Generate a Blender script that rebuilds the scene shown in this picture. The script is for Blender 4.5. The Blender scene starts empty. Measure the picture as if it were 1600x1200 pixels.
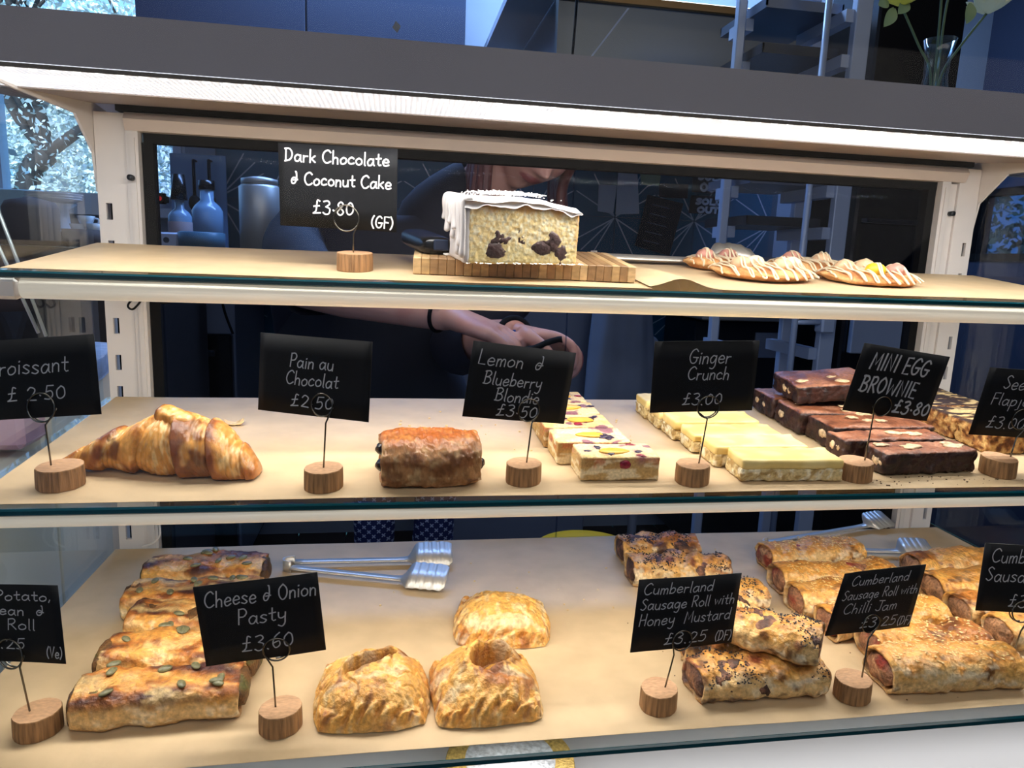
import bpy, math, random
import numpy as np
from mathutils import Matrix, Vector

# ------------------------------------------------------------------ camera, world, exposure
SC = bpy.context.scene
COL = SC.collection
FPX = 1109.0
RW = np.array([[0.98653788, 0.00883467, 0.16329411],
               [-0.15914206, -0.17797028, 0.97108207],
               [0.03764068, -0.9839962, -0.17416845]])      # world <- camera (x right, y down, z forward)
CAM = np.array([0.0, 0.0, 1.2])
cam_d = bpy.data.cameras.new('camera'); cam = bpy.data.objects.new('camera', cam_d); COL.objects.link(cam)
cam_d.sensor_width = 36.0; cam_d.lens = FPX / 1600.0 * 36.0; cam_d.clip_start = 0.02; cam_d.clip_end = 200
_m = Matrix.Identity(4)
for r in range(3):
    _m[r][0] = RW[r, 0]; _m[r][1] = -RW[r, 1]; _m[r][2] = -RW[r, 2]; _m[r][3] = CAM[r]
cam.matrix_world = _m
SC.camera = cam
SC.view_settings.view_transform = 'Standard'
SC.view_settings.look = 'None'
SC.view_settings.exposure = 0.0
SC.view_settings.gamma = 1.0
SC.view_settings.use_curve_mapping = False

world = bpy.data.worlds.new('sky'); SC.world = world; world.use_nodes = True
_bg = world.node_tree.nodes['Background']
_bg.inputs['Color'].default_value = (0.25, 0.55, 1.0, 1); _bg.inputs['Strength'].default_value = 1.9

def area_light(name, loc, target, sx, sy, power, color, parent=None):
    d = bpy.data.lights.new(name, 'AREA'); d.shape = 'RECTANGLE'; d.size = sx; d.size_y = sy
    d.energy = power; d.color = color
    o = bpy.data.objects.new(name, d); COL.objects.link(o)
    dirv = (Vector(target) - Vector(loc)).normalized()
    z = -dirv; x = Vector((1, 0, 0)); y = z.cross(x).normalized(); x = y.cross(z)
    M = Matrix((x, y, z)).transposed().to_4x4(); M.translation = Vector(loc)
    o.matrix_world = M
    return o
LED = (1.0, 0.94, 0.86)
area_light('header_lamp_light', (0.22, 0.586, 1.3165), (0.22, 0.66, 1.0), 1.10, 0.016, 2.5, (1.0, 0.95, 0.9))
area_light('top_shelf_lamp_light', (0.22, 0.605, 1.1475), (0.22, 0.685, 1.0), 0.98, 0.010, 1.45, LED)
area_light('middle_shelf_lamp_light', (0.22, 0.518, 0.992), (0.22, 0.545, 0.85), 0.98, 0.010, 1.35, LED)
area_light('added_deck_fill_light', (0.22, 0.47, 0.845), (0.22, 0.47, 0.7), 0.9, 0.03, 0.35, (1.0, 0.96, 0.92))  # added lamp without a fixture, brightens the deck under the lowest shelf
area_light('added_kitchen_fill_light', (0.5, 2.45, 2.7), (0.5, 2.65, 0), 2.2, 0.3, 80.0, (0.36, 0.58, 1.0))  # added blue fill for the dim kitchen, not a known ceiling lamp
area_light('added_person_fill_light', (0.22, 0.975, 1.347), (0.22, 1.35, 1.12), 0.9, 0.012, 1.9, (1.0, 0.84, 0.68))  # added warm fill on the person's face and arms, no lamp hangs there
area_light('added_front_fill_light', (0.2, -1.2, 2.7), (0.2, -1.0, 0), 4.4, 1.8, 42.0, (1.0, 0.91, 0.83))  # added soft fill from behind the camera for the fronts of the goods
_sd = bpy.data.lights.new('sun', 'SUN'); _sd.energy = 7.0; _sd.angle = 0.05; _sd.color = (0.82, 0.92, 1.0)
_so = bpy.data.objects.new('sun', _sd); COL.objects.link(_so); _so.rotation_euler = Vector((-0.35, -1.0, 0.8)).to_track_quat('Z', 'Y').to_euler()

# ------------------------------------------------------------------ helpers
def ray(px, py):
    return RW @ np.array([px - 800.0, py - 600.0, FPX])
def at_y(px, py, Y):                       # point of the depth plane Y seen at a photo pixel
    d = ray(px, py); return CAM + d * (Y / d[1])
SHELF = {'T': (0.60, 1.177, 0.115), 'M': (0.51, 1.0184, 0.0745), 'B': (0.425, 0.866, 0.008)}
def on(s, px, py, up=0.0):                 # point of a shelf surface (raised by up) seen at a photo pixel
    y0, z0, k = SHELF[s]; z0 = z0 + up
    d = ray(px, py); t = (z0 - k * y0 - CAM[2]) / (d[2] - k * d[1]); return CAM + d * t
def shelf_z(s, y):
    y0, z0, k = SHELF[s]; return z0 + k * (y - y0)

def lin(r, g, b):
    f = lambda c: c / 12.92 if c <= 0.04045 else ((c + 0.055) / 1.055) ** 2.4
    return np.array([f(r / 255.0), f(g / 255.0), f(b / 255.0)])

def _hash(ix, iy, iz, seed):
    h = (ix * 374761393 + iy * 668265263 + iz * 2147483647 + seed * 1274126177) & 0xffffffff
    h = ((h ^ (h >> 13)) * 1274126177) & 0xffffffff
    h = h ^ (h >> 16)
    return (h & 0xffff) / 65535.0
def vnoise(P, seed=0):
    P = np.asarray(P, float); i = np.floor(P).astype(np.int64); f = P - i; f = f * f * (3 - 2 * f)
    out = 0
    for dx in (0, 1):
        for dy in (0, 1):
            for dz in (0, 1):
                w = (f[:, 0] if dx else 1 - f[:, 0]) * (f[:, 1] if dy else 1 - f[:, 1]) * (f[:, 2] if dz else 1 - f[:, 2])
                out = out + w * _hash(i[:, 0] + dx, i[:, 1] + dy, i[:, 2] + dz, seed)
    return out * 2 - 1
def fbm(P, scale, oct=3, seed=0):
    P = np.asarray(P, float) * scale; a = 1.0; s = 0; n = 0
    for k in range(oct):
        s = s + a * vnoise(P + 17.3 * k, seed + k * 31); n += a; a *= 0.5; P = P * 2.03
    return 1.4 * s / n
def sstep(a, b, x):
    t = np.clip((x - a) / (b - a), 0, 1); return t * t * (3 - 2 * t)
def mixc(c, col, w):
    w = np.clip(w, 0, 1)[:, None]; return c * (1 - w) + np.asarray(col)[None, :] * w

# ---- objects
def mesh_obj(name, V, F, mat, parent=None, smooth=False, col=None, midx=None, offset=None, M=None):
    me = bpy.data.meshes.new(name)
    V = np.asarray(V, float)
    if offset is not None: V = V - np.asarray(offset)
    me.from_pydata([tuple(v) for v in V], [], [tuple(int(i) for i in f) for f in F])
    mats = mat if isinstance(mat, (list, tuple)) else [mat]
    for m in mats: me.materials.append(m)
    if midx is not None: me.polygons.foreach_set('material_index', np.asarray(midx, dtype=np.int32))
    if smooth: me.polygons.foreach_set('use_smooth', np.ones(len(me.polygons), dtype=bool))
    if col is not None:
        a = me.color_attributes.new('Col', 'FLOAT_COLOR', 'POINT')
        c4 = np.ones((len(V), 4), dtype=np.float32); c4[:, :3] = col
        a.data.foreach_set('color', c4.ravel())
    me.update()
    o = bpy.data.objects.new(name, me); COL.objects.link(o)
    if parent is not None: o.parent = parent
    if M is not None: o.matrix_basis = M
    return o
def dup(o, parent=None, M=None):
    c = o.copy(); COL.objects.link(c)
    if parent is not None: c.parent = parent
    if M is not None: c.matrix_basis = M
    return c
def tag(o, label=None, cat=None, group=None, kind=None):
    if label: o['label'] = label
    if cat: o['category'] = cat
    if group: o['group'] = group
    if kind: o['kind'] = kind
    return o
def thing(name, label, cat, loc=(0, 0, 0), group=None, M=None):
    o = bpy.data.objects.new(name, None); COL.objects.link(o); o.empty_display_size = 0.02
    if M is not None: o.matrix_basis = M
    else: o.location = tuple(float(v) for v in loc)
    return tag(o, label, cat, group)
def shelf_frame(s, loc, yaw=0.0, flip=0.0):     # frame standing on a shelf, leaning with it
    k = SHELF[s][2]
    M = Matrix.Translation(Vector([float(v) for v in loc])) @ Matrix.Rotation(math.atan(k), 4, 'X') @ Matrix.Rotation(yaw, 4, 'Z')
    if flip: M = M @ Matrix.Rotation(flip, 4, 'X')
    return M

class MB:                                   # collects shapes into one mesh
    def __init__(s): s.V = []; s.F = []; s.I = []; s.n = 0
    def add(s, V, F, mi=0):
        V = np.asarray(V, float).reshape(-1, 3)
        s.V.append(V); s.F += [tuple(int(i) + s.n for i in f) for f in F]; s.I += [mi] * len(F); s.n += len(V); return s
    def box(s, x0, x1, y0, y1, z0, z1, mi=0, bev=0.0):
        if bev > 0:
            V, F = bevel_box(x1 - x0, y1 - y0, z1 - z0, bev)
            return s.add(V + np.array([(x0 + x1) / 2, (y0 + y1) / 2, (z0 + z1) / 2]), F, mi)
        V = [(x, y, z) for x in (x0, x1) for y in (y0, y1) for z in (z0, z1)]
        F = [(0, 1, 3, 2), (4, 6, 7, 5), (0, 4, 5, 1), (2, 3, 7, 6), (0, 2, 6, 4), (1, 5, 7, 3)]
        return s.add(V, F, mi)
    def tube(s, pts, r, n=10, mi=0, closed=False, cap=True):
        V, F = tube(pts, r, n, closed, cap); return s.add(V, F, mi)
    def prism(s, poly, axis, a, b, mi=0):     # poly in the two other axes, extruded a..b along axis
        n = len(poly); V = []
        for v in (a, b):
            for p in poly:
                q = list(p); q.insert(axis, v); V.append(q)
        F = [tuple(range(n))[::-1], tuple(range(n, 2 * n))]
        F += [(i, (i + 1) % n, n + (i + 1) % n, n + i) for i in range(n)]
        return s.add(V, F, mi)
    def lathe(s, prof, c=(0, 0, 0), n=32, mi=0):
        V = []; F = []; m = len(prof)
        for i in range(n):
            a = 2 * math.pi * i / n
            for (r, z) in prof: V.append((c[0] + r * math.cos(a), c[1] + r * math.sin(a), c[2] + z))
        for i in range(n):
            j = (i + 1) % n
            for k in range(m - 1): F.append((i * m + k, j * m + k, j * m + k + 1, i * m + k + 1))
        return s.add(V, F, mi)
    def obj(s, name, mat, parent=None, smooth=False, offset=None, M=None, col=None):
        return mesh_obj(name, np.concatenate(s.V), s.F, mat, parent, smooth, col, s.I, offset, M)

def bevel_box(w, d, h, b):
    V = []; hx, hy, hz = w / 2, d / 2, h / 2; b = min(b, hx * .99, hy * .99, hz * .99)
    idx = {}
    for sx in (-1, 1):
        for sy in (-1, 1):
            for sz in (-1, 1):
                idx[(sx, sy, sz, 0)] = len(V); V.append((sx * hx, sy * (hy - b), sz * (hz - b)))
                idx[(sx, sy, sz, 1)] = len(V); V.append((sx * (hx - b), sy * hy, sz * (hz - b)))
                idx[(sx, sy, sz, 2)] = len(V); V.append((sx * (hx - b), sy * (hy - b), sz * hz))
    F = []
    for s in (-1, 1):
        F.append([idx[(s, a, c, 0)] for a, c in ((-1, -1), (1, -1), (1, 1), (-1, 1))])
        F.append([idx[(a, s, c, 1)] for a, c in ((-1, -1), (1, -1), (1, 1), (-1, 1))])
        F.append([idx[(a, c, s, 2)] for a, c in ((-1, -1), (1, -1), (1, 1), (-1, 1))])
    for a in (-1, 1):
        for c in (-1, 1):
            F.append([idx[(a, c, -1, 0)], idx[(a, c, 1, 0)], idx[(a, c, 1, 1)], idx[(a, c, -1, 1)]])
            F.append([idx[(a, -1, c, 0)], idx[(a, 1, c, 0)], idx[(a, 1, c, 2)], idx[(a, -1, c, 2)]])
            F.append([idx[(-1, a, c, 1)], idx[(1, a, c, 1)], idx[(1, a, c, 2)], idx[(-1, a, c, 2)]])
            for e in (-1, 1): F.append([idx[(a, c, e, 0)], idx[(a, c, e, 1)], idx[(a, c, e, 2)]])
    V = np.array(V)
    out = []
    for f in F:                              # make every face look outwards
        p = V[f]; n = np.cross(p[1] - p[0], p[2] - p[0])
        out.append(tuple(f) if n @ p.mean(0) > 0 else tuple(f[::-1]))
    return V, out
def smooth_path(pts, k=6, closed=False):
    P = np.asarray(pts, float); n = len(P); out = []
    rng = range(n) if closed else range(n - 1)
    for i in rng:
        if closed: a, b, c, d = P[(i - 1) % n], P[i], P[(i + 1) % n], P[(i + 2) % n]
        else: a, b, c, d = P[max(i - 1, 0)], P[i], P[i + 1], P[min(i + 2, n - 1)]
        for t in np.arange(k) / k:
            out.append(0.5 * ((2 * b) + (c - a) * t + (2 * a - 5 * b + 4 * c - d) * t * t + (3 * b - a - 3 * c + d) * t ** 3))
    if not closed: out.append(P[-1])
    return np.array(out)
def tube(pts, r, n=10, closed=False, cap=True):
    P = np.asarray(pts, float); m = len(P); R = np.broadcast_to(np.asarray(r, float), (m,))
    T = np.roll(P, -1, 0) - np.roll(P, 1, 0) if closed else np.gradient(P, axis=0)
    T = T / (np.linalg.norm(T, axis=1)[:, None] + 1e-12)
    up = np.array([0, 0, 1.0]) if abs(T[0][2]) < 0.9 else np.array([1.0, 0, 0])
    N = np.cross(T[0], up); N /= np.linalg.norm(N); V = []
    for i in range(m):
        N = N - T[i] * (N @ T[i]); N /= np.linalg.norm(N) + 1e-12; B = np.cross(T[i], N)
        for j in range(n):
            a = 2 * math.pi * j / n; V.append(P[i] + R[i] * (math.cos(a) * N + math.sin(a) * B))
    F = []
    for i in range(m if closed else m - 1):
        i2 = (i + 1) % m
        for j in range(n): F.append((i * n + j, i * n + (j + 1) % n, i2 * n + (j + 1) % n, i2 * n + j))
    if cap and not closed:
        F.append(tuple(range(n))[::-1]); F.append(tuple(range((m - 1) * n, m * n)))
    return np.array(V), F
def sweep_flat(pts, widths, th, side):     # flat strip: pts path, width along 'side' vectors, thickness th
    P = np.asarray(pts, float); m = len(P); S = np.asarray(side, float)
    if S.ndim == 1: S = np.broadcast_to(S, (m, 3))
    S = S / np.linalg.norm(S, axis=1)[:, None]
    T = np.gradient(P, axis=0); T /= np.linalg.norm(T, axis=1)[:, None] + 1e-12
    U = np.cross(T, S); U /= np.linalg.norm(U, axis=1)[:, None] + 1e-12
    W = np.broadcast_to(np.asarray(widths, float), (m,))[:, None] / 2
    V = np.stack([P - S * W - U * th / 2, P + S * W - U * th / 2, P + S * W + U * th / 2, P - S * W + U * th / 2], 1).reshape(-1, 3)
    F = []
    for i in range(m - 1):
        for j in range(4): F.append((i * 4 + j, i * 4 + (j + 1) % 4, i * 4 + 4 + (j + 1) % 4, i * 4 + 4 + j))
    F += [(3, 2, 1, 0), tuple(range((m - 1) * 4, m * 4))]
    return V, F
def grid_faces(n, m, wrap=False):
    F = []
    for i in range(n - 1):
        for j in range(m if wrap else m - 1):
            j2 = (j + 1) % m; F.append((i * m + j, i * m + j2, (i + 1) * m + j2, (i + 1) * m + j))
    return F

# ------------------------------------------------------------------ materials
def mat(name, color=(0.8, 0.8, 0.8), rough=0.5, metal=0.0, spec=0.5, noise=None, bump=None, attr=False, emit=None, subsurf=0.0, sheen=0.0):
    m = bpy.data.materials.new(name); m.use_nodes = True; nt = m.node_tree; b = nt.nodes['Principled BSDF']
    b.inputs['Roughness'].default_value = rough; b.inputs['Metallic'].default_value = metal
    b.inputs['Specular IOR Level'].default_value = spec
    c = tuple(float(x) for x in color)
    b.inputs['Base Color'].default_value = c + (1,)
    src = None
    if attr:
        a = nt.nodes.new('ShaderNodeAttribute'); a.attribute_name = 'Col'; src = a.outputs['Color']
    tc = None
    if noise or bump:
        tc = nt.nodes.new('ShaderNodeTexCoord')
    if noise:                                # (scale, detail, dark colour multiplier, light multiplier, stretch)
        sc, det, lo, hi = noise[:4]; st = noise[4] if len(noise) > 4 else (1, 1, 1)
        mp = nt.nodes.new('ShaderNodeMapping'); mp.inputs['Scale'].default_value = st
        nt.links.new(tc.outputs['Object'], mp.inputs['Vector'])
        n = nt.nodes.new('ShaderNodeTexNoise'); n.inputs['Scale'].default_value = sc; n.inputs['Detail'].default_value = det
        nt.links.new(mp.outputs['Vector'], n.inputs['Vector'])
        mr = nt.nodes.new('ShaderNodeMapRange'); mr.inputs['From Min'].default_value = 0.3; mr.inputs['From Max'].default_value = 0.7
        mr.inputs['To Min'].default_value = lo; mr.inputs['To Max'].default_value = hi
        nt.links.new(n.outputs['Fac'], mr.inputs['Value'])
        mx = nt.nodes.new('ShaderNodeVectorMath'); mx.operation = 'SCALE'
        if src is not None: nt.links.new(src, mx.inputs[0])
        else: mx.inputs[0].default_value = c
        nt.links.new(mr.outputs['Result'], mx.inputs['Scale'])
        src = mx.outputs['Vector']
    if src is not None: nt.links.new(src, b.inputs['Base Color'])
    if bump:                                 # (scale, strength, distance, stretch)
        sc, stg, dist = bump[:3]; st = bump[3] if len(bump) > 3 else (1, 1, 1)
        mp = nt.nodes.new('ShaderNodeMapping'); mp.inputs['Scale'].default_value = st
        nt.links.new(tc.outputs['Object'], mp.inputs['Vector'])
        n = nt.nodes.new('ShaderNodeTexNoise'); n.inputs['Scale'].default_value = sc; n.inputs['Detail'].default_value = 5
        nt.links.new(mp.outputs['Vector'], n.inputs['Vector'])
        bp = nt.nodes.new('ShaderNodeBump'); bp.inputs['Strength'].default_value = stg; bp.inputs['Distance'].default_value = dist
        nt.links.new(n.outputs['Fac'], bp.inputs['Height']); nt.links.new(bp.outputs['Normal'], b.inputs['Normal'])
    if emit:
        b.inputs['Emission Color'].default_value = tuple(emit[0]) + (1,); b.inputs['Emission Strength'].default_value = emit[1]
    if subsurf: b.inputs['Subsurface Weight'].default_value = subsurf; b.inputs['Subsurface Radius'].default_value = (0.006, 0.003, 0.0015)
    return m
def glass(name, tint=(1, 1, 1), ior=1.45, rough=0.0, gain=1.0):   # thin pane: see-through plus a Fresnel reflection
    m = bpy.data.materials.new(name); m.use_nodes = True; nt = m.node_tree
    for n in list(nt.nodes): nt.nodes.remove(n)
    out = nt.nodes.new('ShaderNodeOutputMaterial'); tr = nt.nodes.new('ShaderNodeBsdfTransparent'); gl = nt.nodes.new('ShaderNodeBsdfGlossy')
    tr.inputs['Color'].default_value = tuple(tint) + (1,); gl.inputs['Roughness'].default_value = rough
    gl.inputs['Color'].default_value = (gain, gain, gain, 1)
    lw = nt.nodes.new('ShaderNodeLayerWeight'); lw.inputs['Blend'].default_value = 0.5; pw = nt.nodes.new('ShaderNodeMath'); pw.operation = 'POWER'; pw.inputs[1].default_value = 5.0
    nt.links.new(lw.outputs['Facing'], pw.inputs[0]); fr = nt.nodes.new('ShaderNodeMath'); fr.operation = 'MULTIPLY_ADD'
    r0 = ((ior - 1) / (ior + 1)) ** 2; fr.inputs[1].default_value = 1 - r0; fr.inputs[2].default_value = r0
    nt.links.new(pw.outputs[0], fr.inputs[0])
    mx = nt.nodes.new('ShaderNodeMixShader')
    nt.links.new(fr.outputs[0], mx.inputs['Fac']); nt.links.new(tr.outputs['BSDF'], mx.inputs[1]); nt.links.new(gl.outputs['BSDF'], mx.inputs[2])
    nt.links.new(mx.outputs['Shader'], out.inputs['Surface'])
    return m

WHITE = mat('white_powder_coat', lin(226, 219, 214), 0.42, noise=(30, 2, 0.97, 1.03))
CREAM = mat('cream_tube', lin(236, 226, 208), 0.6, emit=((1.0, 0.86, 0.68), 0.30))  # weak emission added in place of light falling on the tube fronts
GREY_PANEL = mat('header_grey_white', lin(128, 124, 134), 0.5, noise=(6, 3, 0.94, 1.05))
BLACK = mat('black_rubber', lin(6, 6, 8), 0.7, spec=0.2)
GLOSS_BLACK = mat('black_gloss', lin(12, 12, 14), 0.25)
DARK_METAL = mat('dark_steel', lin(60, 64, 70), 0.4, 0.8)
STEEL = mat('brushed_steel', lin(214, 210, 202), 0.42, 0.65, bump=(300, 0.1, 0.0003, (1, 12, 12)))
TROLLEY = mat('rack_aluminium', lin(176, 188, 208), 0.4, 0.25)
LEDMAT = mat('led_diffuser', (1, 1, 1), 0.4, emit=((0.90, 0.92, 1.0), 0.92), noise=(900, 1, 0.6, 1.0, (1, 3, 3)))
def _ridges(m):                             # moulded ridges of the diffuser
    nt = m.node_tree; b = nt.nodes['Principled BSDF']; tc = nt.nodes.new('ShaderNodeTexCoord'); w = nt.nodes.new('ShaderNodeTexWave'); w.inputs['Scale'].default_value = 75
    w.inputs['Distortion'].default_value = 0.0; nt.links.new(tc.outputs['Object'], w.inputs['Vector']); mr = nt.nodes.new('ShaderNodeMapRange'); mr.inputs['To Min'].default_value = 0.62; mr.inputs['To Max'].default_value = 1.02
    nt.links.new(w.outputs['Fac'], mr.inputs['Value']); nt.links.new(mr.outputs['Result'], b.inputs['Emission Strength']); b.inputs['Base Color'].default_value = (.35, .35, .37, 1)
_ridges(LEDMAT)
LEDDOT = mat('led_dots', (1, 1, 1), 0.4, emit=((1.0, 0.98, 0.92), 2.0))
GLASS_FRONT = glass('front_pane_glass', (0.97, 0.985, 0.99), 1.30, gain=0.15)
GLASS_SIDE = glass('side_pane_glass', (0.90, 0.96, 1.0), 1.45)
GLASS_BACK = glass('back_door_glass', (0.78, 0.84, 0.95), 1.25, gain=0.03)
GLASS_SHELF = glass('shelf_glass', (0.965, 0.99, 0.985), 1.4)
GLASS_EDGE = mat('glass_edge_teal', lin(6, 62, 72), 0.08, spec=0.8)
PAPER = mat('baking_paper', lin(204, 177, 138), 0.55, noise=(38, 5, 0.90, 1.06), bump=(60, 0.2, 0.003))
WIRE = mat('wire', lin(120, 116, 108), 0.25, 1.0)
CARD = mat('chalk_card', lin(10, 11, 15), 0.62, spec=0.22, noise=(25, 4, 0.7, 1.6))
CHALK = mat('chalk_ink', lin(182, 182, 186), 0.9)
CHALK_W = mat('chalk_ink_bright', lin(250, 250, 250), 0.9)
BARK = mat('log_bark', lin(160, 118, 76), 0.7, noise=(160, 4, 0.45, 1.3, (3, 3, 0.25)), bump=(220, 0.6, 0.001, (3, 3, 0.3)))
ENDGRAIN = mat('log_end_grain', lin(186, 144, 106), 0.7, noise=(260, 4, 0.75, 1.15, (1, 2, 1)))
PASTRY = mat('baked_pastry', rough=0.40, attr=True, noise=(300, 6, 0.66, 1.22), bump=(280, 0.9, 0.0022))
GLAZED = mat('glazed_pastry', rough=0.27, attr=True, noise=(260, 6, 0.68, 1.22, (1, .6, .6)), bump=(260, 0.8, 0.002, (1, .5, .5)))
CRUMB = mat('cake_crumb', rough=0.85, attr=True, noise=(460, 6, 0.74, 1.16), bump=(520, 0.7, 0.0014))
SPONGE = mat('sponge_crumb', rough=0.9, attr=True, noise=(700, 4, 0.88, 1.08), bump=(700, 0.3, 0.0008))
FUDGE = mat('smooth_icing', rough=0.38, attr=True, noise=(150, 3, 0.95, 1.05), bump=(120, 0.25, 0.001))
BROWNIE = mat('brownie', rough=0.45, attr=True, noise=(300, 4, 0.65, 1.25), bump=(330, 0.6, 0.0016))
MEAT = mat('sausage_filling', rough=0.6, attr=True, noise=(420, 4, 0.6, 1.4), bump=(420, 0.9, 0.002))
ICING = mat('white_icing', lin(208, 203, 202), 0.35, bump=(60, 0.2, 0.001))
COCONUT = mat('coconut', lin(250, 248, 242), 0.7)
CHOC = mat('dark_chocolate', lin(72, 52, 50), 0.5, noise=(260, 4, 0.5, 2.0), bump=(250, 0.7, 0.0015))
SEED_GREEN = mat('pumpkin_seed', lin(112, 108, 76), 0.4, noise=(300, 3, 0.55, 1.4))
POPPY = mat('poppy_seed', lin(26, 26, 34), 0.6)
SESAME = mat('sesame_seed', lin(222, 190, 128), 0.5)

# ------------------------------------------------------------------ room shell
RX0, RX1, RY0, RY1, RZ = -2.6, 2.6, -2.4, 3.0, 2.75
WALLPAINT = mat('wall_paint_blue_grey', lin(150, 160, 175), 0.8, noise=(3, 3, 0.93, 1.05))
CEIL = mat('ceiling_paint', lin(170, 172, 176), 0.85)
FLOORM = mat('floor_wood', lin(52, 33, 22), 0.45, noise=(9, 4, 0.6, 1.3, (1, 8, 1)))
FRAME_BLUE = mat('window_frame_paint', lin(190, 200, 215), 0.45)
def struct(o): o['kind'] = 'structure'; return o
_fl = struct(MB().box(RX0, RX1, RY0, RY1, -0.08, -0.012).obj('floor', BLACK))
_plank = None
for i in range(26):                          # floor boards behind the counter are seen below the shelves
    x0 = RX0 + i * 0.2
    if _plank is None: _plank = MB().box(0.002, 0.198, RY0, RY1, -0.012, 0.0).obj('floorboard', FLOORM, _fl, M=Matrix.Translation((x0, 0, 0)))
    else: dup(_plank, _fl, Matrix.Translation((x0, 0, 0)))
struct(MB().box(RX0, RX1, RY0, RY1, RZ, RZ + 0.1).obj('ceiling', CEIL))
struct(MB().box(RX0 - 0.1, RX0, RY0, RY1, 0, RZ).obj('wall_left', WALLPAINT))
WX0, WX1, WZ0, WZ1 = -2.5, -0.80, 1.335, 2.45        # window in the back wall, left
wb = struct(MB().box(RX0, WX0, RY1, RY1 + 0.12, 0, RZ).box(WX0, WX1, RY1, RY1 + 0.12, 0, WZ0).box(WX0, WX1, RY1, RY1 + 0.12, WZ1, RZ)
            .box(WX1, RX1, RY1, RY1 + 0.12, 0, RZ).obj('wall_back', WALLPAINT))
# right wall with a window, front wall (behind the camera) with a shop window
struct(MB().box(RX1, RX1 + 0.1, RY0, 2.48, 0, RZ).box(RX1, RX1 + 0.1, 2.95, RY1, 0, RZ).box(RX1, RX1 + 0.1, 2.48, 2.95, 0, 1.27)
       .box(RX1, RX1 + 0.1, 2.48, 2.95, 1.58, RZ).obj('wall_right', mat('wall_paint_navy', lin(40, 48, 70), 0.7)))
struct(MB().box(RX0, -1.7, RY0 - 0.1, RY0, 0, RZ).box(-0.6, RX1, RY0 - 0.1, RY0, 0, RZ).box(-1.7, -0.6, RY0 - 0.1, RY0, 0, 1.6)
       .box(-1.7, -0.6, RY0 - 0.1, RY0, 2.2, RZ).obj('wall_front', WALLPAINT))
w1 = tag(bpy.data.objects.new('window_1', None), kind='structure'); COL.objects.link(w1)
fr = MB()
for z0, z1 in ((WZ0, WZ0 + 0.05), (WZ1 - 0.05, WZ1)): fr.box(WX0, WX1, RY1 + 0.02, RY1 + 0.08, z0, z1)
for x in (WX0, -1.505, WX1 - 0.05):
    fr.box(x, x + 0.05, RY1 + 0.02, RY1 + 0.08, WZ0 + 0.05, WZ1 - 0.05)
    fr.box(x + 0.016, x + 0.034, RY1 + 0.005, RY1 + 0.02, WZ0 + 0.05, WZ1 - 0.05)
fr.obj('window_frame', FRAME_BLUE, w1)
PANE = glass('window_glass', (0.95, 0.98, 1.0), 1.2)
for x0, x1 in ((WX0 + 0.05, -1.505), (-1.455, WX1 - 0.05)):
    MB().box(x0, x1, RY1 + 0.045, RY1 + 0.05, WZ0 + 0.05, WZ1 - 0.05).obj('pane', PANE, w1)
MB().box(WX0, WX1, RY1 - 0.12, RY1, WZ0 - 0.035, WZ0 - 0.001).obj('window_sill', FRAME_BLUE, w1)
w2 = tag(bpy.data.objects.new('window_2', None), kind='structure'); COL.objects.link(w2)
MB().box(RX1 - 0.01, RX1 + 0.05, 2.48, 2.51, 1.27, 1.58).box(RX1 - 0.01, RX1 + 0.05, 2.92, 2.95, 1.27, 1.58).box(RX1 - 0.01, RX1 + 0.05, 2.51, 2.92, 1.27, 1.30).box(RX1 - 0.01, RX1 + 0.05, 2.51, 2.92, 1.55, 1.58).obj('window_frame', BLACK, w2)
MB().box(RX1 + 0.04, RX1 + 0.045, 2.51, 2.92, 1.30, 1.55).obj('pane', glass('window_glass_dark', (0.22, 0.3, 0.4), 1.3), w2)

# ------------------------------------------------------------------ display case
GX0, GX1 = -0.297, 0.708
case = thing('display_case', 'white metal refrigerated display case with LED header and slotted posts', 'display case', (0.2, 0.8, 0.0))
OFF = np.array([0.2, 0.8, 0.0])
def cpart(mb, name, m, smooth=False): return mb.obj(name, m, case, smooth, OFF)
# header panel, diffuser, roof
cpart(MB().prism([(0.578, 1.3197), (0.590, 1.3622), (0.602, 1.3622), (0.592, 1.3225)], 0, -0.36, 1.02), 'header_panel', GREY_PANEL)
cpart(MB().prism([(0.5785, 1.3193), (0.655, 1.3205), (0.655, 1.3222), (0.5785, 1.3225)], 0, -0.36, 1.02), 'led_diffuser', LEDMAT)
cpart(MB().prism([(0.5765, 1.3215), (0.5765, 1.3188), (0.5785, 1.3188), (0.5785, 1.3215)], 0, -0.36, 1.02), 'diffuser_lip', mat('lip_beige', lin(84, 76, 70), 0.6))
leds = MB()
for i in range(74): leds.box(-0.30 + i * 0.0145, -0.2955 + i * 0.0145, 0.5790, 0.5815, 1.3178, 1.3192)
o = cpart(leds, 'led_row', LEDDOT); o['kind'] = 'stuff'
BEIGE = mat('rail_beige', lin(205, 190, 178), 0.45)
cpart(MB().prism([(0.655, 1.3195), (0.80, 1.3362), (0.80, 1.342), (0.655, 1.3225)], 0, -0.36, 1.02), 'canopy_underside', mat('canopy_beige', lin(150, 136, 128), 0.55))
cpart(MB().box(-0.36, 1.02, 0.6025, 0.98, 1.350, 1.361), 'roof_panel', WHITE)
cpart(MB().box(-0.275, 0.69, 0.792, 0.806, 1.3295, 1.3358), 'upper_gasket', BLACK)
cpart(MB().prism([(0.795, 1.3290), (0.790, 1.3220), (0.795, 1.3115), (0.815, 1.3115), (0.83, 1.329)], 0, -0.268, 0.684), 'top_rail', BEIGE)
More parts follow.
